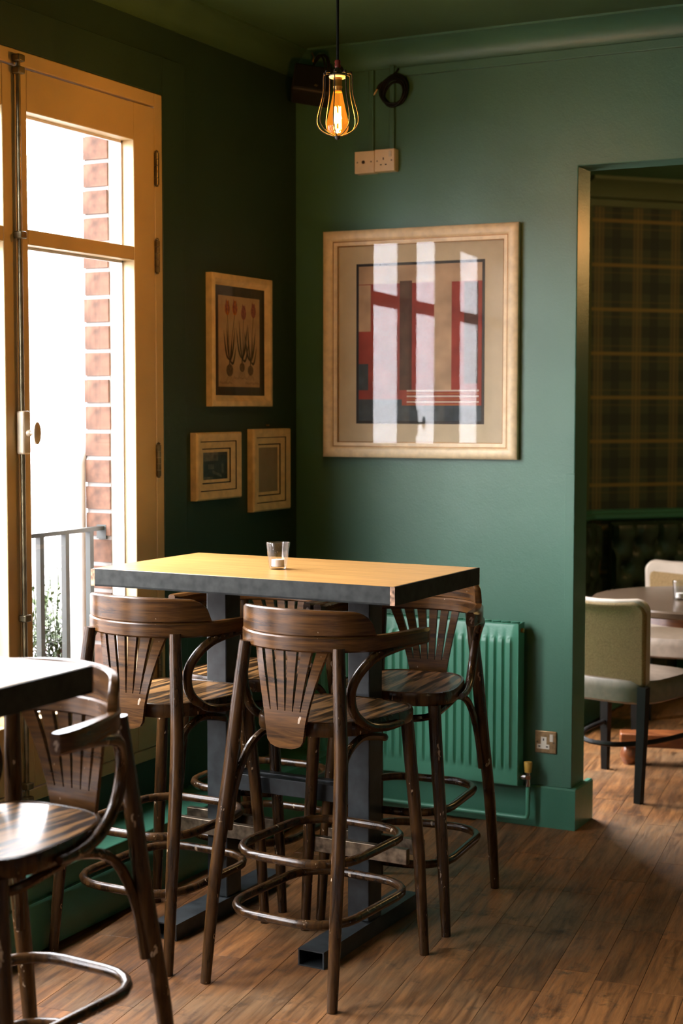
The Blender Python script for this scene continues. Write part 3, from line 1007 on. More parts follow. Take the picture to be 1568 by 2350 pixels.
def make_stool():
    t = thing('bar_stool', '', 'bar stool', group='bentwood bar stools')
    # legs
    for s in (-1, 1):
        MB().tube([(s * .207, .245, 0), (s * .190, .240, .30), (s * .165, .228, .60), (s * .158, .222, .70)], [.0145, .0185, .0195, .0195], 12).build('leg', 'stool_wood', t)
        MB().tube([(s * .207, -.272, 0), (s * .198, -.235, .30), (s * .182, -.188, .58), (s * .170, -.170, .75), (s * .152, -.150, .95)], [.0145, .0185, .020, .0195, .0175], 12, samples=4).build('leg', 'stool_wood', t)
    # foot rings
    for z in (.365, .205):
        q = z / .70
        xr, yr_ = lerp(.207, .178, q) - .012, lerp(-.272, -.178, q) + .012
        yf = lerp(.245, .225, q) - .004
        pts = []
        R = .12
        for (cx, cy, a0) in ((xr - R, yf - R, 0), (-xr + R, yf - R, 90), (-xr + R, yr_ + R, 180), (xr - R, yr_ + R, 270)):
            for k in range(6):
                a = math.radians(a0 + 18 * k)
                pts.append((cx + R * math.cos(a), cy + R * math.sin(a), z))
        MB().tube(pts, .0130, 10, closed=True).build('foot_ring', 'stool_wood', t)
    # bent hoop under the seat, its ends screwed to the rear legs
    hp = [(.180, -.196, .42), (.170, -.178, .54), (.158, -.125, .645), (.150, -.03, .684), (.146, .07, .672), (.125, .150, .652), (.06, .186, .645)]
    MB().tube(hp + [(-x, y, z) for x, y, z in hp[::-1]], .0115, 8, samples=4).build('seat_hoop', 'stool_wood', t)
    # seat
    def outline(sc, n=40):
        out = []
        for k in range(n):
            a = 2 * math.pi * k / n
            c, s_ = math.cos(a), math.sin(a)
            x = math.copysign(abs(c) ** .62, c) * .190
            y = math.copysign(abs(s_) ** .62, s_) * .211
            x *= 1 + .17 * (y / .211)
            out.append((x * sc, y * sc + .057))
        return out
    rings = [(.93, .697), (.985, .700), (1.0, .708), (1.0, .730), (.985, .7385), (.955, .7400), (.940, .7375)]
    sv, sf = [], []
    n = 40
    for sc, z in rings:
        sv += [(x, y, z) for x, y in outline(sc)]
    for i in range(len(rings) - 1):
        for k in range(n):
            sf.append((i * n + k, i * n + (k + 1) % n, (i + 1) * n + (k + 1) % n, (i + 1) * n + k))
    b = MB().add(sv, sf, 0, True)
    b.add([(x, y, .697) for x, y in outline(.93)], [tuple(range(n))])
    seat = b.build('seat', 'stool_wood', t)
    MB().prism(outline(.942), .728, .7372, 'z').build('seat_panel', 'seat_wood', seat)
    # arm rail (back band and arms), crest
    def plan(u):   # u -1..1 round the back; returns x,y
        a = abs(u)
        if a < .62:
            th = a / .62
            ang = th * math.radians(72)
            x = .208 * math.sin(ang) / math.sin(math.radians(72)) * 1.04
            y = -.176 + .135 * (1 - math.cos(ang)) / (1 - math.cos(math.radians(72)))
        else:
            q = (a - .62) / .38
            x = .2163 + .036 * math.sin(q * 1.5)
            y = -.041 + .205 * q
        return math.copysign(x, u), y
    path = []
    M = 48
    for i in range(M + 1):
        u = -1 + 2 * i / M
        x, y = plan(u)
        e = .01
        xa, ya = plan(max(-1, u - e))
        xb, yb = plan(min(1, u + e))
        tx, ty = xb - xa, yb - ya
        l = math.hypot(tx, ty)
        nx, ny = ty / l, -tx / l
        h = .0125 if abs(u) < .6 else lerp(.0125, .021, min(1, (abs(u) - .6) / .3))
        if i in (0, M):
            h *= .6
        path.append((x, y, nx, ny, h, .937, .980))
    MB().bar(path).build('arm_rail', 'crest_wood', t)
    path = []
    M = 40
    for i in range(M + 1):
        u = (-1 + 2 * i / M) * .58
        x, y = plan(u)
        xa, ya = plan(u - .01)
        xb, yb = plan(u + .01)
        l = math.hypot(xb - xa, yb - ya)
        nx, ny = (yb - ya) / l, -(xb - xa) / l
        q = abs(u) / .58
        hh = .062 + .010 * (1 - q * q)
        if q > .72:
            hh *= math.sqrt(max(0.0, 1 - ((q - .72) / .28) ** 2)) * .98 + .02
        path.append((x - nx * 0.0, y, nx, ny, .0105, .9795, .981 + hh))
    MB().bar(path).build('crest', 'crest_wood', t)
    # arm hoops
    for s in (-1, 1):
        MB().tube([(s * .244, .115, .943), (s * .236, .03, .940), (s * .216, -.060, .922), (s * .190, -.108, .878), (s * .176, -.124, .828), (s * .174, -.105, .770), (s * .184, -.045, .726), (s * .197, .03, .711), (s * .207, .105, .712)],
                  [.012, .0135, .014, .014, .014, .014, .0135, .012, .009], 10, samples=5).build('arm_hoop', 'stool_wood', t)
    # splat: base and six slats
    def hw(z):
        q = (z - .70) / (.94 - .70)
        return lerp(.060, .118, max(0, q) ** 1.35)

    def sy(x, z):
        q = max(0, min(1, (z - .74) / .2))
        return -.168 + lerp(.02, 2.2, q) * x * x - .004 * (1 - q)
    def slab(cols, zs, name, parent, extra=None):
        v, f = [], []
        nz = len(zs)
        for side in (0, 1):
            for z, (xa, xb) in zip(zs, cols):
                for q in (0, .5, 1):
                    x = lerp(xa, xb, q)
                    v.append((x, sy(x, z) - (.0 if side else .011), z))
        for i in range(nz - 1):
            for k in range(2):
                a = i * 3 + k
                f.append((a, a + 1, a + 4, a + 3))
                b2 = nz * 3 + a
                f.append((b2, b2 + 3, b2 + 4, b2 + 1))
            for k in (0, 2):
                a = i * 3 + k
                b2 = nz * 3 + a
                f.append((a, a + 3, b2 + 3, b2))
        f.append((0, 1, 2, nz * 3 + 2, nz * 3 + 1, nz * 3))
        e = (nz - 1) * 3
        f.append((e, e + 1, e + 2, nz * 3 + e + 2, nz * 3 + e + 1, nz * 3 + e))
        return MB().add(v, f).build(name, 'crest_wood', parent)
    zs = [.668, .671, .677, .690, .710, .74, .772]
    cols = [(-.020, .020), (-.034, .034), (-.048, .048), (-.058, .058), (-.061, .061), (-hw(.74), hw(.74)), (-hw(.772), hw(.772))]
    splat = slab(cols, zs, 'splat', t)
    for i in range(6):
        zz = [.7721, .80, .84, .88, .915, .942]
        cc = []
        for z in zz:
            q = (z - .772) / .17
            W = hw(z)
            g = lerp(.0028, .0135, q ** .8)
            wd = (2 * W - 5 * g) / 6
            xa = -W + i * (wd + g)
            cc.append((xa, xa + wd))
        slab(cc, zz, 'slat', splat)
    for s in (-1, 1):
        MB().lathe([(0, -.1815), (.0042, -.1812), (.0045, -.178), (0, -.178)], s * .040, .722, 10, axis='y', caps=False).build('screw', 'screw_head', splat)
    return t


stool = make_stool()
SPOTS = [
    ((-2.052, 3.862), -4.0, 'scuffed dark bentwood bar stool at the right of the near side of the central table'),
    ((-2.600, 3.885), -2.0, 'dark bentwood bar stool at the near side of the central table, closest to the window'),
    ((-2.062, 4.492), 185.0, 'dark bentwood bar stool beyond the central table, in front of the green radiator'),
    ((-2.598, 4.478), 181.0, 'dark bentwood bar stool mostly hidden behind the central table at its window end'),
    ((-2.065, 2.540), 176.0, 'dark bentwood bar stool at the front left table, cut off by the picture edge'),
]
for i, ((x, y), r, lab) in enumerate(SPOTS):
    s = stool if i == 0 else copy_tree(stool)
    s.location = (x, y, 0)
    s.rotation_euler = (0, 0, math.radians(r))
    s['label'] = lab

# ------------------------------------------------------------------ high tables
ZT = 1.11


def high_table(loc, rotz, L_, W_, label, posts=True):
    t = thing('high_table', label, 'table', loc, rotz, 'high bar tables')
    hx, hy = L_ / 2, W_ / 2
    MB().box(-hx + .004, hx - .004, -hy + .004, hy - .004, ZT - .045, ZT).build('tabletop', 'table_wood', t, bevel=.0015)
    e = MB()
    e.box(-hx, hx, -hy, -hy + .004, ZT - .053, ZT - .001)
    e.box(-hx, hx, hy - .004, hy, ZT - .053, ZT - .001)
    e.box(-hx, -hx + .004, -hy, hy, ZT - .053, ZT - .001)
    e.box(hx - .004, hx, -hy, hy, ZT - .053, ZT - .001)
    e.box(-hx, hx, -hy, -hy + .035, ZT - .053, ZT - .048)
    e.box(-hx, hx, hy - .035, hy, ZT - .053, ZT - .048)
    ed = e.build('steel_edge', 'steel_edge', t)
    for sx in (-1, 1):
        for sy_ in (-1, 1):
            c = MB()
            x0, x1 = sorted((sx * (hx + .0006), sx * (hx - .014)))
            y0, y1 = sorted((sy_ * (hy + .0006), sy_ * (hy - .002)))
            c.box(x0, x1, y0, y1, ZT - .053, ZT - .0015)
            c.build('corner_weld', 'rust', ed)
    for px in (-.252, .252):
        MB().box(px - .037, px + .037, -.002, .083, .05, ZT - .053).build('post', 'steel_dark', t, bevel=.004)
        ft = MB()
        y0, y1 = -.295, .335
        wv = .042
        tk = .004
        ft.box(px - wv, px + wv, y0, y1, .046, .050)
        ft.box(px - wv, px + wv, y0, y1, 0, .004)
        ft.box(px - wv, px - wv + tk, y0, y1, 0.004, .046)
        ft.box(px + wv - tk, px + wv, y0, y1, 0.004, .046)
        ft.build('foot', 'steel_dark', t)
        MB().box(px - .172, px + .172, -.024, -.002, .250, .297).build('footrest', 'footbar_steel', t, bevel=.002)
        MB().box(px - .172, px + .172, .083, .105, .250, .297).build('footrest', 'footbar_steel', t, bevel=.002)
        MB().box(px - .2, px + .2, -.2, .28, ZT - .060, ZT - .0535).build('top_plate', 'steel_dark', t)
    MB().box(-.215, .215, .0, .03, .402, .453).build('cross_rail', 'steel_dark', t, bevel=.002)
    MB().box(-.215, .215, .052, .082, .402, .453).build('cross_rail', 'steel_dark', t, bevel=.002)
    return t


high_table((-2.320, 4.143, 0), math.radians(-0.9), 1.03, .590, 'central high table with pale wooden top and dark steel edge')
high_table((-2.280, 2.105, 0), 0, 1.03, .590, 'high table with wooden top at the front left picture edge')


# ------------------------------------------------------------------ candle glasses
def candle_glass(loc, label, r0, r1, h):
    t = thing('candle_glass', label, 'candle holder', loc, 0, 'glass candle holders')
    b = MB()
    b.lathe([(r0 * .93, 0.0), (r0, .003), (lerp(r0, r1, .5), h * .5), (r1, h - .002), (r1 - .001, h), (r1 - .003, h - .001), (lerp(r0, r1, .5) - .003, h * .5), (r0 - .004, .008), (0.001, .007)], 0, 0, 32, caps=False)
    b.lathe([(0.0005, 0.0), (r0 * .93, 0.0)], 0, 0, 32, caps=False)
    b.build('tumbler', 'tumbler_glass', t)
    MB().lathe([(0.0005, .009), (.0195, .009), (.0195, .029), (.019, .0295), (.0005, .0295)], 0, 0, 24, caps=False).build('tea_light', 'candle_wax', t)
    return t


candle_glass((-2.323, 4.099, ZT), 'clear tapered glass with a white tea light on the central high table', .026, .037, .082)

# ------------------------------------------------------------------ pendant lamp
pt = thing('pendant_lamp', 'hanging cage lamp with glowing amber filament bulb above the central table', 'lamp', (-2.183, 4.22, 2.40))
MB().tube([(0, 0, .235), (0, 0, ZC - 2.40 + .0)], .0042, 8).build('cord', 'black_cable', pt)
MB().lathe([(0, .604), (.045, .604), (.045, .590), (.02, .572), (0, .57)], 0, 0, 20, caps=False).build('ceiling_rose', 'wire_black', pt)
MB().lathe([(0, .238), (.0085, .236), (.0095, .230), (.008, .226), (.0098, .220), (.008, .214), (0, .214)], 0, 0, 16, caps=False).build('cord_grip', 'red_bakelite', pt)
MB().lathe([(0, .214), (.007, .214), (.010, .205), (.016, .198), (.021, .193), (0.021, .190), (0, .190)], 0, 0, 18, caps=False).build('lamp_cap', 'wire_black', pt)
MB().lathe([(.012, .192), (.0245, .192), (.0265, .188), (.0245, .184), (.012, .184)], 0, 0, 24, caps=False).build('shade_ring', 'porcelain', pt)
MB().lathe([(.0005, .186), (.0135, .186), (.0135, .160), (.0145, .158), (.0125, .150), (.0125, .142), (.0005, .142)], 0, 0, 18, caps=False).build('bulb_holder', 'brass', pt)
bulb = MB().lathe([(.0125, .146), (.0140, .140), (.0185, .118), (.0245, .090), (.0310, .062), (.0335, .045), (.0320, .031), (.0260, .020), (.0150, .013), (.0005, .011)], 0, 0, 28, caps=False).build('bulb', 'amber_glass', pt)
fm = MB()
for i in range(6):
    a = 2 * math.pi * i / 6 + .3
    c, s_ = math.cos(a), math.sin(a)
    fm.tube([(.009 * c, .009 * s_, .100), (.0115 * c, .0115 * s_, .032)], .0011, 6)
fm.build('filament', 'filament', bulb)
MB().tube([(0, 0, .145), (0, 0, .10), (0, 0, .035)], [.006, .003, .002], 8).build('glass_stem', 'tumbler_glass', bulb)
for i in range(8):
    a = 2 * math.pi * i / 8 + .28
    c, s_ = math.cos(a), math.sin(a)
    prof = [(.022, .197), (.037, .196), (.044, .190), (.0445, .165), (.046, .140), (.053, .110), (.061, .082), (.0640, .062), (.0615, .046), (.050, .030), (.030, .018), (.008, .012)]
    MB().tube([(r * c, r * s_, z) for r, z in prof], .0016, 6, samples=3).build('cage_wire', 'wire_black', pt)
    MB().lathe([(.0005, .202), (.0035, .201), (.0045, .198), (.0035, .194), (.0005, .193)], .040 * c, .040 * s_, 8, caps=False).build('cage_stud', 'wire_black', pt)
MB().lathe([(.0005, .020), (.009, .019), (.0095, .010), (.007, .004), (.0005, .0)], 0, 0, 14, caps=False).build('finial', 'wire_black', pt)
bl = lamp('filament_glow', 'POINT', (0, 0, .066), 20.0, (1.0, 0.74, 0.48), .014)
bl.parent = pt

# ------------------------------------------------------------------ picture frames


def frame_part(b, w, h, prof, mi=0):
    # prof: list of (inset, depth); mitred picture moulding in local x (width), z (height), depth toward -y
    v, f = [], []
    n = len(prof)
    for ins, d in prof:
        x, z = w / 2 - ins, h / 2 - ins
        v += [(-x, -d, -z), (x, -d, -z), (x, -d, z), (-x, -d, z)]
    for i in range(n - 1):
        for k in range(4):
            k2 = (k + 1) % 4
            f.append((i * 4 + k, i * 4 + k2, (i + 1) * 4 + k2, (i + 1) * 4 + k))
    return b.add(v, f, mi)


def rect(b, x0, x1, z0, z1, y, mi=0):
    return b.add([(x0, y, z0), (x1, y, z0), (x1, y, z1), (x0, y, z1)], [(0, 1, 2, 3)], mi)


# large picture on the back wall
PWD, PHT = .815, .893
bp = thing('framed_print', 'large cream framed print with red and dark blocks behind reflecting glass', 'picture', ((-2.927 - 2.113) / 2, YB - .0165, (2.295 + 1.401) / 2), math.radians(2.2))
b = MB()
frame_part(b, PWD, PHT, [(0, 0), (0, .024), (.006, .031), (.018, .034), (.032, .031), (.040, .024), (.042, .022)])
b.build('frame', 'cream_frame', bp)
b = MB()
frame_part(b, PWD, PHT, [(.042, .0225), (.0455, .0225)])
frame_part(b, PWD, PHT, [(.0595, .0190), (.0625, .0175)])
b.build('gold_fillet', 'gold_line', bp)
b = MB()
frame_part(b, PWD, PHT, [(.0455, .0225), (.0520, .0225), (.0595, .0190)])
b.build('inner_slip', 'cream_frame', bp)
rect(MB(), -PWD / 2 + .06, PWD / 2 - .06, -PHT / 2 + .06, PHT / 2 - .06, -.010).build('mount', 'mat_cream', bp)
PX0, PX1, PZ0, PZ1 = -.268, .270, -.313, .315
rect(MB(), PX0, PX1, PZ0, PZ1, -.0108).build('print_border', 'black_line', bp)
pr = MB()


def blk(u0, u1, v0, v1, mi, y=-.0112):
    x0, x1 = PX0 + .011 + (PX1 - PX0 - .022) * u0, PX0 + .011 + (PX1 - PX0 - .022) * u1
    z0, z1 = PZ1 - .011 - (PZ1 - PZ0 - .022) * v1, PZ1 - .011 - (PZ1 - PZ0 - .022) * v0
    rect(pr, x0, x1, z0, z1, y, mi)


PM = ['print_red', 'print_brown', 'print_flesh', 'print_teal', 'print_stripe', 'print_orange']
blk(0, 1, 0, 1, 0)
blk(0, 1, 0, .115, 2, -.0113)
blk(.34, .44, .10, .80, 1, -.0114)
blk(.86, .97, .12, .76, 1, -.0114)
blk(0, .10, .12, .42, 2, -.0114)
blk(.62, .76, .06, .80, 2, -.0114)
blk(0, .08, .63, .80, 3, -.0115)
blk(0, .36, .86, 1, 3, -.0114)
blk(.36, 1, .90, 1, 3, -.0114)
for i in range(6):
    blk(.40, .98, .80 + i * .018, .80 + i * .018 + .010, 4 if i % 2 == 0 else 5, -.0115)
pr.build('print', PM, bp)
rect(MB(), -PWD / 2 + .058, PWD / 2 - .058, -PHT / 2 + .058, PHT / 2 - .058, 0).build('glass', 'picture_glass', bp, loc=(0, -.0225, 0), rotz=math.radians(1.8))


def small_frame(name, label, yc, zc, wd, ht, depth, prof, mat):
    t = thing(name, label, 'picture', (XL + .0005, yc, zc), math.radians(-90) * -1, 'small frames on the window wall')
    b = MB()
    frame_part(b, wd, ht, prof)
    b.build('frame', mat, t)
    return t


# tulip print. local -y faces +x world after +90 degree turn
t = small_frame('framed_print', 'tall cream framed botanical print of four tulips with a dark mount', 5.123, 1.848, .446, .492, .026,
                [(0, 0), (0, .026), (.004, .029), (.020, .029), (.026, .024), (.030, .023), (.034, .018), (.042, .014)], 'cream_frame_dark')
rect(MB(), -.186, .186, -.209, .209, -.009).build('mount', 'mat_dark', t)
rect(MB(), -.152, .152, -.172, .168, -.0095).build('paper', 'paper_buff', t)
il = MB()


def stroke(pts, wv, mi):
    pts = [Vector((x, 0, z)) for x, z in pts]
    sm = []
    n0 = len(pts)
    for i in range(n0 - 1):
        p = [pts[max(0, i - 1)], pts[i], pts[i + 1], pts[min(n0 - 1, i + 2)]]
        for k in range(5):
            q = k / 5
            sm.append(0.5 * ((2 * p[1]) + (p[2] - p[0]) * q + (2 * p[0] - 5 * p[1] + 4 * p[2] - p[3]) * q * q + (3 * p[1] - p[0] - 3 * p[2] + p[3]) * q ** 3))
    sm.append(pts[-1])
    n = len(sm)
    v, f = [], []
    for i, p in enumerate(sm):
        d = (sm[min(n - 1, i + 1)] - sm[max(0, i - 1)]).normalized()
        nn = Vector((-d.z, 0, d.x))
        q = i / (n - 1)
        h = wv(q) / 2 if callable(wv) else wv / 2
        a, c = p + nn * h, p - nn * h
        v += [(a.x, -.0099, a.z), (c.x, -.0099, c.z)]
    for i in range(n - 1):
        f.append((2 * i, 2 * i + 1, 2 * i + 3, 2 * i + 2))
    il.add(v, f, mi)


def blob(cx, cz, rx, rz, mi, point=0.0, y=-.0101):
    v = []
    for k in range(18):
        a = 2 * math.pi * k / 18
        x, z = math.cos(a), math.sin(a)
        if z > 0 and point:
            x *= 1 - point * z
        v.append((cx + rx * x, y, cz + rz * z))
    il.add(v, [tuple(range(18))], mi)


leafw = lambda m: (lambda q: max(.0008, m * math.sin(math.pi * min(1, q * 1.05)) ** .8))
for (bx, bz, br, stems) in ((-.075, -.10, .026, [(-.092, .120, 1), (-.035, .122, 1)]), (.020, -.088, .020, [(.032, .108, 2)]), (.085, -.098, .022, [(.108, .118, 3)])):
    blob(bx, bz, br, br * .85, 4, -.0)
    stroke([(bx, bz + br * .5), (bx, bz + br * 1.6)], .007, 0)
    for k in range(7):
        stroke([(bx + (k - 3) * .004, bz - br * .8), (bx + (k - 3) * .009, bz - br * .8 - .018)], .0009, 0)
    for (sx, sz, mi) in stems:
        stroke([(bx, bz + br), (lerp(bx, sx, .3), lerp(bz, sz, .4)), (sx, sz - .02)], .0035, 0)
        mm = {1: 1, 2: 2, 3: 3}[mi]
        blob(sx, sz, .020, .026, mm, .35)
        blob(sx - .008, sz + .006, .007, .026, 2 if mm == 1 else 3, .5, -.0103)
        blob(sx + .009, sz + .005, .006, .024, 2 if mm == 1 else 3, .5, -.0103)
    for (dx, h, c) in ((-.045, .13, .012), (.040, .14, .012), (-.022, .17, -.004), (.018, .10, .02), (.05, .06, .03)):
        stroke([(bx, bz + br + .01), (bx + dx * .55, bz + h * .45), (bx + dx, bz + h + c)], leafw(.0105), 0)
for (x0, x1, z) in ((-.045, .06, -.128), (-.15, -.055, -.146), (.045, .15, -.146)):
    n = 9
    pts = []
    for k in range(n * 2):
        x = lerp(x0, x1, k / (n * 2 - 1))
        pts.append((x, z + (.0045 if k % 2 else -.002) * (1 + .5 * math.sin(k * 2.1))))
    stroke(pts, .0013, 0)
il.v = [(x * .96, y, z * 1.06 - .004) for x, y, z in il.v]
il.build('illustration', ['ink_green', 'ink_orange', 'ink_pink', 'ink_pink', 'ink_bulb'], t)
rect(MB(), -.183, .183, -.206, .206, -.0125).build('glass', 'picture_glass', t)

PROF2 = [(0, 0), (0, .024), (.006, .030), (.012, .030), (.034, .024), (.0345, .017), (.037, .017), (.0375, .021), (.062, .014), (.0625, .008), (.066, .008), (.0665, .011), (.078, .008)]


def nested_frame(label, yc, zc, wd, ht, k):
    t = thing('framed_print', label, 'picture', (XL + .0005, yc, zc), math.radians(90), 'small frames on the window wall')
    P = [(i * k, d) for i, d in PROF2]
    b = MB()
    frame_part(b, wd, ht, P[:5])
    b.build('outer_moulding', 'cream_frame_dark', t)
    b = MB()
    frame_part(b, wd, ht, P[4:8])
    frame_part(b, wd, ht, P[8:12])
    b.build('groove_line', 'dark_line', t)  # dark coloured grooves between the mouldings
    b = MB()
    frame_part(b, wd, ht, P[7:9])
    frame_part(b, wd, ht, P[11:13])
    b.build('inner_moulding', 'cream_frame_dark', t)
    return t


t = nested_frame('small cream stepped frame holding a dark old photograph', 4.949, 1.382, .318, .249, .95)
b = MB()
rect(b, -.088, .088, -.053, .053, -.007, 0)
rect(b, -.088, .02, .018, .053, -.0073, 1)
rect(b, -.05, -.01, -.012, .006, -.0074, 1)
rect(b, .045, .060, -.03, .006, -.0074, 1)
b.add([(-.02, -.0074, -.016), (.045, -.0074, -.034), (.045, -.0074, -.044), (-.02, -.0074, -.028)], [(0, 1, 2, 3)], 1)
rect(b, -.088, -.02, -.053, -.040, -.0073, 1)
b.build('photograph', ['photo_dark', 'photo_mid'], t)
rect(MB(), -.088, .088, -.053, .053, -.0078).build('glass', 'picture_glass', t)
t = nested_frame('small upright cream stepped frame with a plain grey panel', 5.343, 1.354, .295, .322, .95)
rect(MB(), -.078, .078, -.09, .09, -.007).build('panel', 'frosted_grey', t)
MB().lathe([(0.0005, -.012), (.003, -.012), (.003, 0), (.0005, 0)], 0, .175, 8, axis='y', caps=False).build('nail', 'brass', t)

# ------------------------------------------------------------------ sockets


def pin(b, x, z, w_, h_, y, mi):
    b.box(x - w_ / 2, x + w_ / 2, y - .0004, y + .001, z - h_ / 2, z + h_ / 2, mi)


us = thing('aerial_outlet', 'cream surface box with aerial outlet plate high on the back wall', 'outlet', (-2.752, YB, 2.558))
MB().box(-.043, .043, -.034, 0, -.043, .043).build('box', 'socket_plastic', us, bevel=.003)
MB().box(-.0425, .0425, -.041, -.0345, -.0425, .0425).build('plate', 'socket_plastic', us, bevel=.002)
MB().lathe([(.0005, -.0425), (.0065, -.0425), (.0065, -.041), (.0005, -.041)], -.004, 0, 14, axis='y', caps=False).build('aerial_hole', 'black_line', us)
for s in (-1, 1):
    MB().lathe([(.0005, -.0422), (.003, -.0420), (.003, -.041), (.0005, -.041)], s * .030, 0, 10, axis='y', caps=False).build('screw', 'old_metal', us)
us = thing('power_socket', 'cream switched power socket high on the back wall beside the aerial outlet', 'socket', (-2.665, YB, 2.560))
MB().box(-.043, .043, -.034, 0, -.043, .043).build('box', 'socket_plastic', us, bevel=.003)
MB().box(-.0425, .0425, -.041, -.0345, -.0425, .0425).build('plate', 'socket_plastic', us, bevel=.002)
b = MB()
pin(b, -.004, .006, .004, .009, -.0412, 0)
pin(b, -.0145, -.017, .007, .0045, -.0412, 0)
pin(b, .0065, -.017, .007, .0045, -.0412, 0)
b.build('pin_holes', 'black_line', us)
MB().box(.020, .031, -.044, -.041, .012, .034).build('switch', 'socket_white', us, bevel=.001)
for s in (-1, 1):
    MB().lathe([(.0005, -.0422), (.003, -.0420), (.003, -.041), (.0005, -.041)], s * .031, -.002, 10, axis='y', caps=False).build('screw', 'old_metal', us)
us = thing('power_socket', 'brushed metal power socket with white inserts low on the wall beside the radiator', 'socket', (-1.993, YB, .326))
MB().box(-.043, .043, -.006, 0, -.043, .043).build('plate', 'socket_metal', us, bevel=.003)
b = MB()
b.box(-.018, .004, -.0075, -.006, -.010, .020)
b.box(-.034, .016, -.0075, -.006, -.026, -.0085)
b.build('socket_insert', 'socket_white', us)
b = MB()
pin(b, -.0075, .010, .0045, .0095, -.0077, 0)
pin(b, -.024, -.017, .0075, .005, -.0077, 0)
pin(b, .0065, -.017, .0075, .005, -.0077, 0)
b.build('pin_holes', 'black_line', us)
MB().box(.017, .031, -.009, -.006, .004, .032).build('switch', 'socket_white', us, bevel=.001)
for s in (-1, 1):
    MB().lathe([(.0005, -.0072), (.0035, -.0070), (.0035, -.006), (.0005, -.006)], s * .033, .0, 10, axis='y', caps=False).build('screw', 'old_metal', us)

# ------------------------------------------------------------------ cable trunking, coil, speaker
tag(MB().box(-2.746, -2.726, YB - .014, YB, 2.600, ZC - .089).build('cable_trunking', 'green_wall', bevel=.002), 'green painted vertical trunking above the aerial outlet', 'trunking', 'painted cable trunking')
tag(MB().box(-2.656, -2.636, YB - .016, YB, 2.602, ZC - .080).build('cable_trunking', 'green_wall', bevel=.002), 'green painted vertical trunking behind the cable coil', 'trunking', 'painted cable trunking')
tag(MB().box(-2.635, 1.5, YB - .014, YB, ZC - .124, ZC - .0895).build('cable_trunking', 'green_wall', bevel=.002), 'long horizontal green trunking just under the coving', 'trunking', 'painted cable trunking')
cc = thing('cable_coil', 'coil of black audio cable hanging on the back wall', 'cable', (-2.632, YB - .020, 2.830))
for i in range(7):
    pts = []
    for k in range(28):
        a = 2 * math.pi * k / 28
        r = .056 + .0035 * math.sin(2 * a + i) - .002 * i
        pts.append((r * math.cos(a) + .003 * (i % 2), -.003 - .007 * (i % 3) + .002 * math.sin(3 * a), r * 1.02 * math.sin(a) - .003 * i))
    MB().tube(pts, .0045, 7, closed=True).build('loop', 'black_cable', cc)
MB().tube([(-.045, -.012, .030), (-.060, -.014, .018), (-.067, -.014, .006)], .0055, 8).build('plug_sleeve', 'black_cable', cc)
MB().tube([(-.067, -.014, .006), (-.078, -.014, -.010), (-.082, -.014, -.016)], [.004, .004, .002], 8).build('jack_tip', 'brass', cc)
MB().tube([(.0, -.010, .056), (.012, -.006, .068), (.018, -.002, .080)], .004, 7).build('tail', 'black_cable', cc)

sp = thing('wall_speaker', 'dark brown speaker with trailing wires mounted high in the room corner', 'speaker', (-2.905, 5.40, 2.845))
so = MB()
so.box(-.075, .075, -.055, .075, -.055, .055)
so.build('cabinet', 'speaker_box', sp, bevel=.008).rotation_euler = (math.radians(-14), math.radians(9), math.radians(28))
g = MB().box(-.068, .068, -.062, -.055, -.048, .048).build('grille', 'black_cable', sp, bevel=.004)
g.rotation_euler = (math.radians(-14), math.radians(9), math.radians(28))
g = MB()
g.add([(.010, -.0625, -.033), (.022, -.0625, -.036), (.026, -.0625, -.028), (.014, -.0625, -.025)], [(0, 1, 2, 3)])
g = g.build('badge', 'old_metal', sp)
g.rotation_euler = (math.radians(-14), math.radians(9), math.radians(28))
MB().tube([(.02, .07, .03), (.04, .10, .06), (.05, .15, .08)], .012, 8).build('bracket', 'speaker_box', sp)
for i, (dx, q) in enumerate(((0, .05), (.012, .06), (.02, .045))):
    MB().tube([(.0, .01, .075), (.03 + dx, -.01, .105), (.062 + dx, -.02, .085), (.066 + dx, -.02, .03), (.04, -.01, .0 + q), (.01, .02, .05)], .0035, 6, samples=5).build('wire', 'black_cable', sp)
MB().tube([(-.012, .02, .125), (.002, .01, .108), (.006, .0, .098), (.004, .0, .085)], .0028, 6, samples=4).build('wire_end', 'brass', sp)

# ------------------------------------------------------------------ radiator
rd = thing('radiator', 'green painted panel radiator on the back wall behind the stools', 'radiator', (0, YB, 0))
RX0, RX1, RZ0, RZ1 = -3.005, -2.078, .165, .782
v, f = [], []
nfl = 27
pitch = (RX1 - RX0 - .04) / nfl
xs = [RX0, RX0 + .016]
for i in range(nfl):
    x = RX0 + .02 + i * pitch
    xs += [x, x + pitch * .12, x + pitch * .24, x + pitch * .76, x + pitch * .88]
xs += [RX1 - .016, RX1]
zsr = [RZ0, RZ0 + .010, RZ0 + .050, RZ0 + .058, RZ0 + .072, RZ0 + .090, RZ1 - .075, RZ1 - .060, RZ1 - .050, RZ1 - .044, RZ1 - .010, RZ1]
flut = [0, 0, 0, .25, .8, 1, 1, .8, .25, 0, 0, 0]
base_y = -.088
for z, q in zip(zsr, flut):
    for j, x in enumerate(xs):
        d = 0
        k = j - 2
        if 0 <= k < nfl * 5:
            d = (0, .35, 1, 1, .35)[k % 5] * q * .011
        lip = .004 if z in (RZ0, RZ1) or j in (0, len(xs) - 1) else 0
        v.append((x, base_y - d + lip, z))
nx_ = len(xs)
for i in range(len(zsr) - 1):
    for j in range(nx_ - 1):
        f.append((i * nx_ + j, i * nx_ + j + 1, (i + 1) * nx_ + j + 1, (i + 1) * nx_ + j))
MB().add(v, f).build('front_panel', 'radiator_paint', rd)
MB().box(RX0, RX1, -.080, -.072, RZ0 + .01, RZ1 - .01).build('inner_panel', 'radiator_paint', rd)
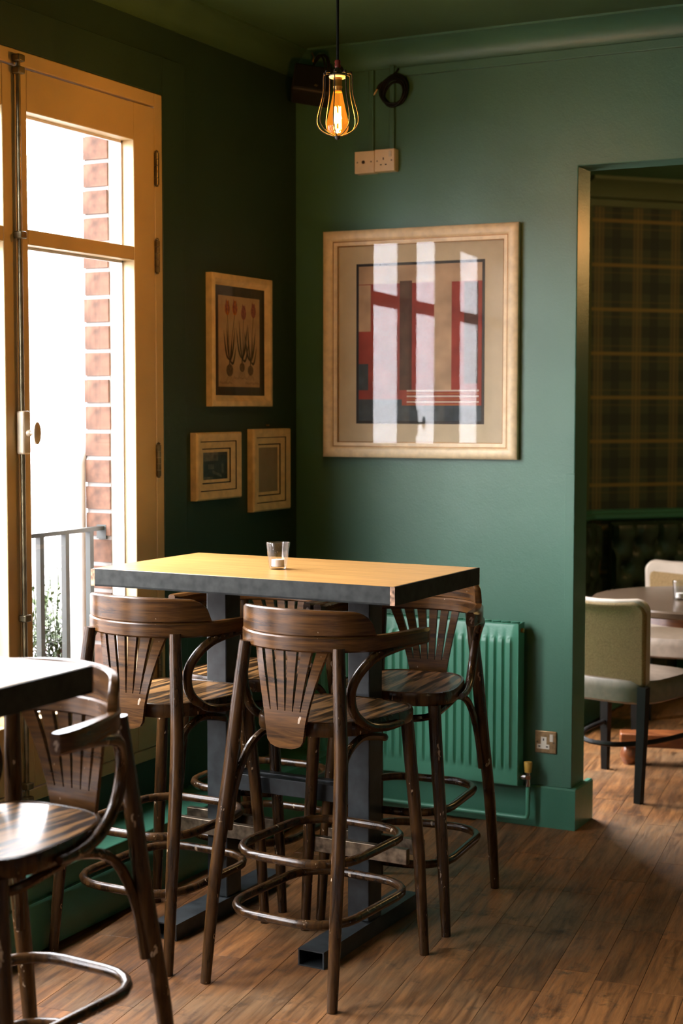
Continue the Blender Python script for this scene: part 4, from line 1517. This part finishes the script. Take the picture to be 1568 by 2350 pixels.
MB().box(RX0, RX1, -.030, -.022, RZ0, RZ1 - .01).build('rear_panel', 'radiator_paint', rd)
b = MB()
b.prism([(-.086, RZ0), (-.022, RZ0 - .012), (-.022, RZ1 + .004), (-.086, RZ1)], RX1 - .002, RX1 + .002, 'x')
b.build('side_cover', 'radiator_paint', rd, bevel=.001)
b = MB()
b.prism([(-.086, RZ0), (-.022, RZ0 - .012), (-.022, RZ1 + .004), (-.086, RZ1)], RX0 - .002, RX0 + .002, 'x')
b.build('side_cover', 'radiator_paint', rd, bevel=.001)
b = MB()
zz = []
n = 46
for i in range(n + 1):
    zz.append((lerp(RX0 + .02, RX1 - .01, i / n), -.075 if i % 2 else -.035))
for i in range(n):
    (xa, ya), (xb, yb) = zz[i], zz[i + 1]
    b.add([(xa, ya, RZ1 - .012), (xb, yb, RZ1 - .012), (xb, yb, RZ1 + .004), (xa, ya, RZ1 + .004)], [(0, 1, 2, 3)])
b.box(RX0, RX1, -.086, -.080, RZ1 - .002, RZ1 + .003)
b.box(RX0, RX1, -.030, -.024, RZ1 - .002, RZ1 + .003)
b.build('top_grille', 'radiator_paint', rd)
MB().lathe([(.0005, RX1 + .002), (.009, RX1 + .002), (.009, RX1 + .012), (.006, RX1 + .014), (.0005, RX1 + .014)], -.055, RZ1 - .026, 8, axis='x', caps=False).build('bleed_plug', 'brass', rd)
tv = MB()
tv.tube([(RX1 + .002, -.055, RZ0 + .030), (RX1 + .028, -.055, RZ0 + .030)], .012, 10)
tv.tube([(RX1 + .034, -.055, RZ0 - .005), (RX1 + .034, -.055, RZ0 + .050)], .010, 10)
tv.build('valve_body', 'chrome', rd)
MB().lathe([(.0005, RZ0 + .050), (.013, RZ0 + .050), (.0165, RZ0 + .086), (.0150, RZ0 + .090), (.0005, RZ0 + .090)], RX1 + .034, -.055, 18, caps=False).build('valve_cap', 'yellow_cap', rd)
MB().lathe([(.0005, RZ0 + .010), (.0085, RZ0 + .010), (.0085, RZ0 + .022), (.0105, RZ0 + .024), (.0105, RZ0 + .036), (.0085, RZ0 + .038), (.0085, RZ0 + .050), (.0005, RZ0 + .050)], RX1 + .034, -.0555, 12, caps=False).build('copper_nut', 'copper', rd)
MB().tube([(RX1 + .034, -.055, RZ0 + .010), (RX1 + .034, -.055, .055), (RX1 + .030, -.055, .040), (RX1 + .014, -.052, .036), (-2.5, -.048, .036), (-2.84, -.048, .036)], .0085, 10).build('pipe', 'radiator_paint', rd)
MB().lathe([(.0005, -2.19), (.012, -2.19), (.012, -2.172), (.0005, -2.172)], -.0505, .036, 10, axis='x', caps=False).build('pipe_joint', 'radiator_paint', rd)

# ------------------------------------------------------------------ second room furniture
def dining_chair(loc, rotz, label):
    t = thing('dining_chair', label, 'chair', loc, rotz, 'upholstered dining chairs')
    # local: faces +y, backrest at -y
    for s in (-1, 1):
        b = MB()
        v = []
        for z, y, h in ((0, -.235, .015), (.30, -.212, .018), (.47, -.205, .019)):
            x = s * .204
            v += [(x - h, y - h, z), (x + h, y - h, z), (x + h, y + h, z), (x - h, y + h, z)]
        fc = [(0, 3, 2, 1), (8, 9, 10, 11)]
        for i in range(2):
            for k in range(4):
                fc.append((i * 4 + k, i * 4 + (k + 1) % 4, (i + 1) * 4 + (k + 1) % 4, (i + 1) * 4 + k))
        b.add(v, fc)
        b.build('leg', 'black_wood', t)
        b = MB()
        v = []
        for z, h in ((0, .014), (.40, .021)):
            x, y = s * .205, .215
            v += [(x - h, y - h, z), (x + h, y - h, z), (x + h, y + h, z), (x - h, y + h, z)]
        b.add(v, [(0, 3, 2, 1), (4, 5, 6, 7), (0, 1, 5, 4), (1, 2, 6, 5), (2, 3, 7, 6), (3, 0, 4, 7)])
        b.build('leg', 'black_wood', t)
    MB().tube([(-.205, .20, .215), (-.17, -.03, .215), (-.09, -.17, .215), (0, -.205, .215), (.09, -.17, .215), (.17, -.03, .215), (.205, .20, .215)], .011, 8, samples=4).build('stretcher', 'black_wood', t)
    # seat cushion
    n = 40
    sv, sf = [], []
    rings = [(.95, .395), (1.0, .405), (1.0, .455), (.99, .475), (.94, .49), (.75, .498), (.4, .502)]
    for sc, z in rings:
        for k in range(n):
            a = 2 * math.pi * k / n
            c, s_ = math.cos(a), math.sin(a)
            x = math.copysign(abs(c) ** .5, c) * .245 * (1 + .06 * s_)
            y = math.copysign(abs(s_) ** .5, s_) * .235
            sv.append((x * sc, y * sc, z))
    for i in range(len(rings) - 1):
        for k in range(n):
            sf.append((i * n + k, i * n + (k + 1) % n, (i + 1) * n + (k + 1) % n, (i + 1) * n + k))
    sf.append(tuple((len(rings) - 1) * n + k for k in range(n)))
    sf.append(tuple(range(n))[::-1])
    MB().add(sv, sf, 0, True).build('seat', 'seat_leather', t)
    # back: padded, slightly curved, rounded top corners
    def back(scx, scz0, scz1, y0, y1, mat, name):
        W_, top, bot, R = .222 * scx, scz1, scz0, .05
        pts = []
        for (cx, cz, a0) in ((W_ - R, top - R, 0), (-W_ + R, top - R, 90)):
            for k in range(7):
                a = math.radians(a0 + 15 * k)
                dip = 0
                pts.append((cx + R * math.cos(a), cz + R * math.sin(a)))
            if a0 == 0:
                for q in (.75, .5, .25):
                    pts.append((lerp(-W_ + R, W_ - R, q), top - .010 * math.sin(math.pi * q)))
        pts += [(-W_ * .93, bot), (W_ * .93, bot)]
        m_ = len(pts)
        v = []
        for y in (y0, y1):
            for x, z in pts:
                v.append((x, y + .55 * x * x - (z - .5) * .10, z))
        fc = [tuple(range(m_))[::-1], tuple(range(m_, 2 * m_))]
        for k in range(m_):
            fc.append((k, (k + 1) % m_, m_ + (k + 1) % m_, m_ + k))
        return MB().add(v, fc).build(name, mat, t, bevel=.012)
    back(1.0, .465, .828, -.225, -.175, 'upholstery_pale', 'backrest')
    o = back(.992, .466, .818, -.232, -.182, 'upholstery_beige', 'back_panel')
    o2 = back(.90, .50, .795, -.19, -.168, 'upholstery_beige', 'front_panel')
    return t


dining_chair((-1.925, 6.360, 0), math.radians(-12), 'beige upholstered dining chair with black legs seen from behind through the doorway')
dining_chair((-1.985, 7.560, 0), math.radians(188), 'pale upholstered dining chair facing the doorway behind the round table')

rt_ = thing('round_table', 'round dark pub table on a turned mahogany pedestal in the second room', 'table', (-1.700, 6.880, 0))
MB().lathe([(.0005, .715), (.50, .715), (.515, .722), (.515, .742), (.508, .750), (.0005, .750)], 0, 0, 64, caps=False).build('tabletop', 'round_table_wood', rt_)
MB().lathe([(.0005, .655), (.30, .655), (.30, .715), (.0005, .715)], 0, 0, 40, caps=False).build('apron', 'mahogany', rt_)
MB().lathe([(.0005, .14), (.075, .14), (.078, .16), (.05, .185), (.045, .20), (.06, .23), (.075, .29), (.078, .36), (.06, .45), (.045, .52), (.055, .545), (.045, .56), (.04, .60), (.06, .655), (.0005, .655)], 0, 0, 28, caps=False).build('pedestal', 'mahogany', rt_)
for i in range(4):
    a = math.radians(200 + 90 * i)
    c, s_ = math.cos(a), math.sin(a)
    v = []
    for (d, hw_) in ((.02, .085), (.20, .06), (.38, .045)):
        for z in (.085, .145):
            v += [(c * d - s_ * hw_, s_ * d + c * hw_, z), (c * d + s_ * hw_, s_ * d - c * hw_, z)]
    fc = []
    for q in (0, 4):
        a0, a1, a2, a3 = q, q + 1, q + 2, q + 3
        b0, b1, b2, b3 = q + 4, q + 5, q + 6, q + 7
        fc += [(a0, a1, b1, b0), (a2, b2, b3, a3), (a0, b0, b2, a2), (a1, a3, b3, b1)]
    fc += [(0, 2, 3, 1), (8, 9, 11, 10)]
    ft = MB().add(v, fc).build('foot', 'mahogany', rt_, bevel=.006)
    MB().lathe([(.0005, 0), (.028, 0), (.042, .025), (.045, .045), (.036, .07), (.03, .085), (.0005, .085)], c * .335, s_ * .335, 20, caps=False).build('bun_foot', 'mahogany', ft)
candle_glass((-1.805, 6.80, .75), 'small glass candle holder on the round table at the right edge', .030, .036, .085)


def tufted(name, label, loc, rotz, length, z0, z1, base_h, depth, seat_len):
    t = thing(name, label, 'bench', loc, rotz, 'green leather benches')
    nxs, nzs = int(length / .02), 26
    v, f = [], []
    du, dv = .150, .135
    for j in range(nzs + 1):
        z = lerp(z0, z1, j / nzs)
        for i in range(nxs + 1):
            x = length * i / nxs
            # diamond tufting
            best = 9
            for r_ in range(0, 5):
                zc = z1 - .13 - r_ * dv
                off = (r_ % 2) * du / 2
                k = round((x - off) / du)
                d = math.hypot(x - (off + k * du), (z - zc))
                best = min(best, d)
            dep = .10 - .05 * math.exp(-(best / .035) ** 2)
            a = (x - 0) / du
            zz_ = (z - (z1 - .13)) / dv
            if z > z1 - .13:
                fr = abs((a + .5) % 1 - .5)
                dep -= .035 * math.exp(-(fr * du / .012) ** 2)
            else:
                for sg in (1, -1):
                    q = (a + sg * zz_ / 2)
                    fr = abs((q + .5) % 1 - .5)
                    dep -= .014 * math.exp(-(fr * du / .014) ** 2)
            edge = min(1, (z1 - z) / .04)
            dep *= math.sqrt(max(0, 1 - (1 - edge) ** 2)) * .6 + .4
            v.append((x, -dep, z))
    for j in range(nzs):
        for i in range(nxs):
            a = j * (nxs + 1) + i
            f.append((a, a + 1, a + nxs + 2, a + nxs + 1))
    # close the top and sides to the wall
    b = MB().add(v, f, 0, True)
    b.box(0, length, -.045, -.002, z0, z1 - .012)
    b.build('backrest', 'leather_green', t)
    s_ = MB()
    s_.box(max(0, -seat_len), length if seat_len < 0 else seat_len, -depth, -.05, base_h, z0 + .02)
    s_.build('seat', 'leather_green', t, bevel=.03)
    MB().box(max(0, -seat_len), length if seat_len < 0 else seat_len, -depth + .05, -.05, 0, base_h).build('base', 'green_gloss', t)
    return t


tufted('tufted_bench', 'dark green buttoned leather bench along the tartan wall', (AX + .095, AY + .065, 0), aang, 3.2, .45, .935, .33, .45, -.45)
tufted('tufted_bench', 'dark green buttoned leather bench along the side wall of the second room', (-2.86, 7.25, 0), math.radians(90), 1.42, .45, .935, .33, .45, 1.15)
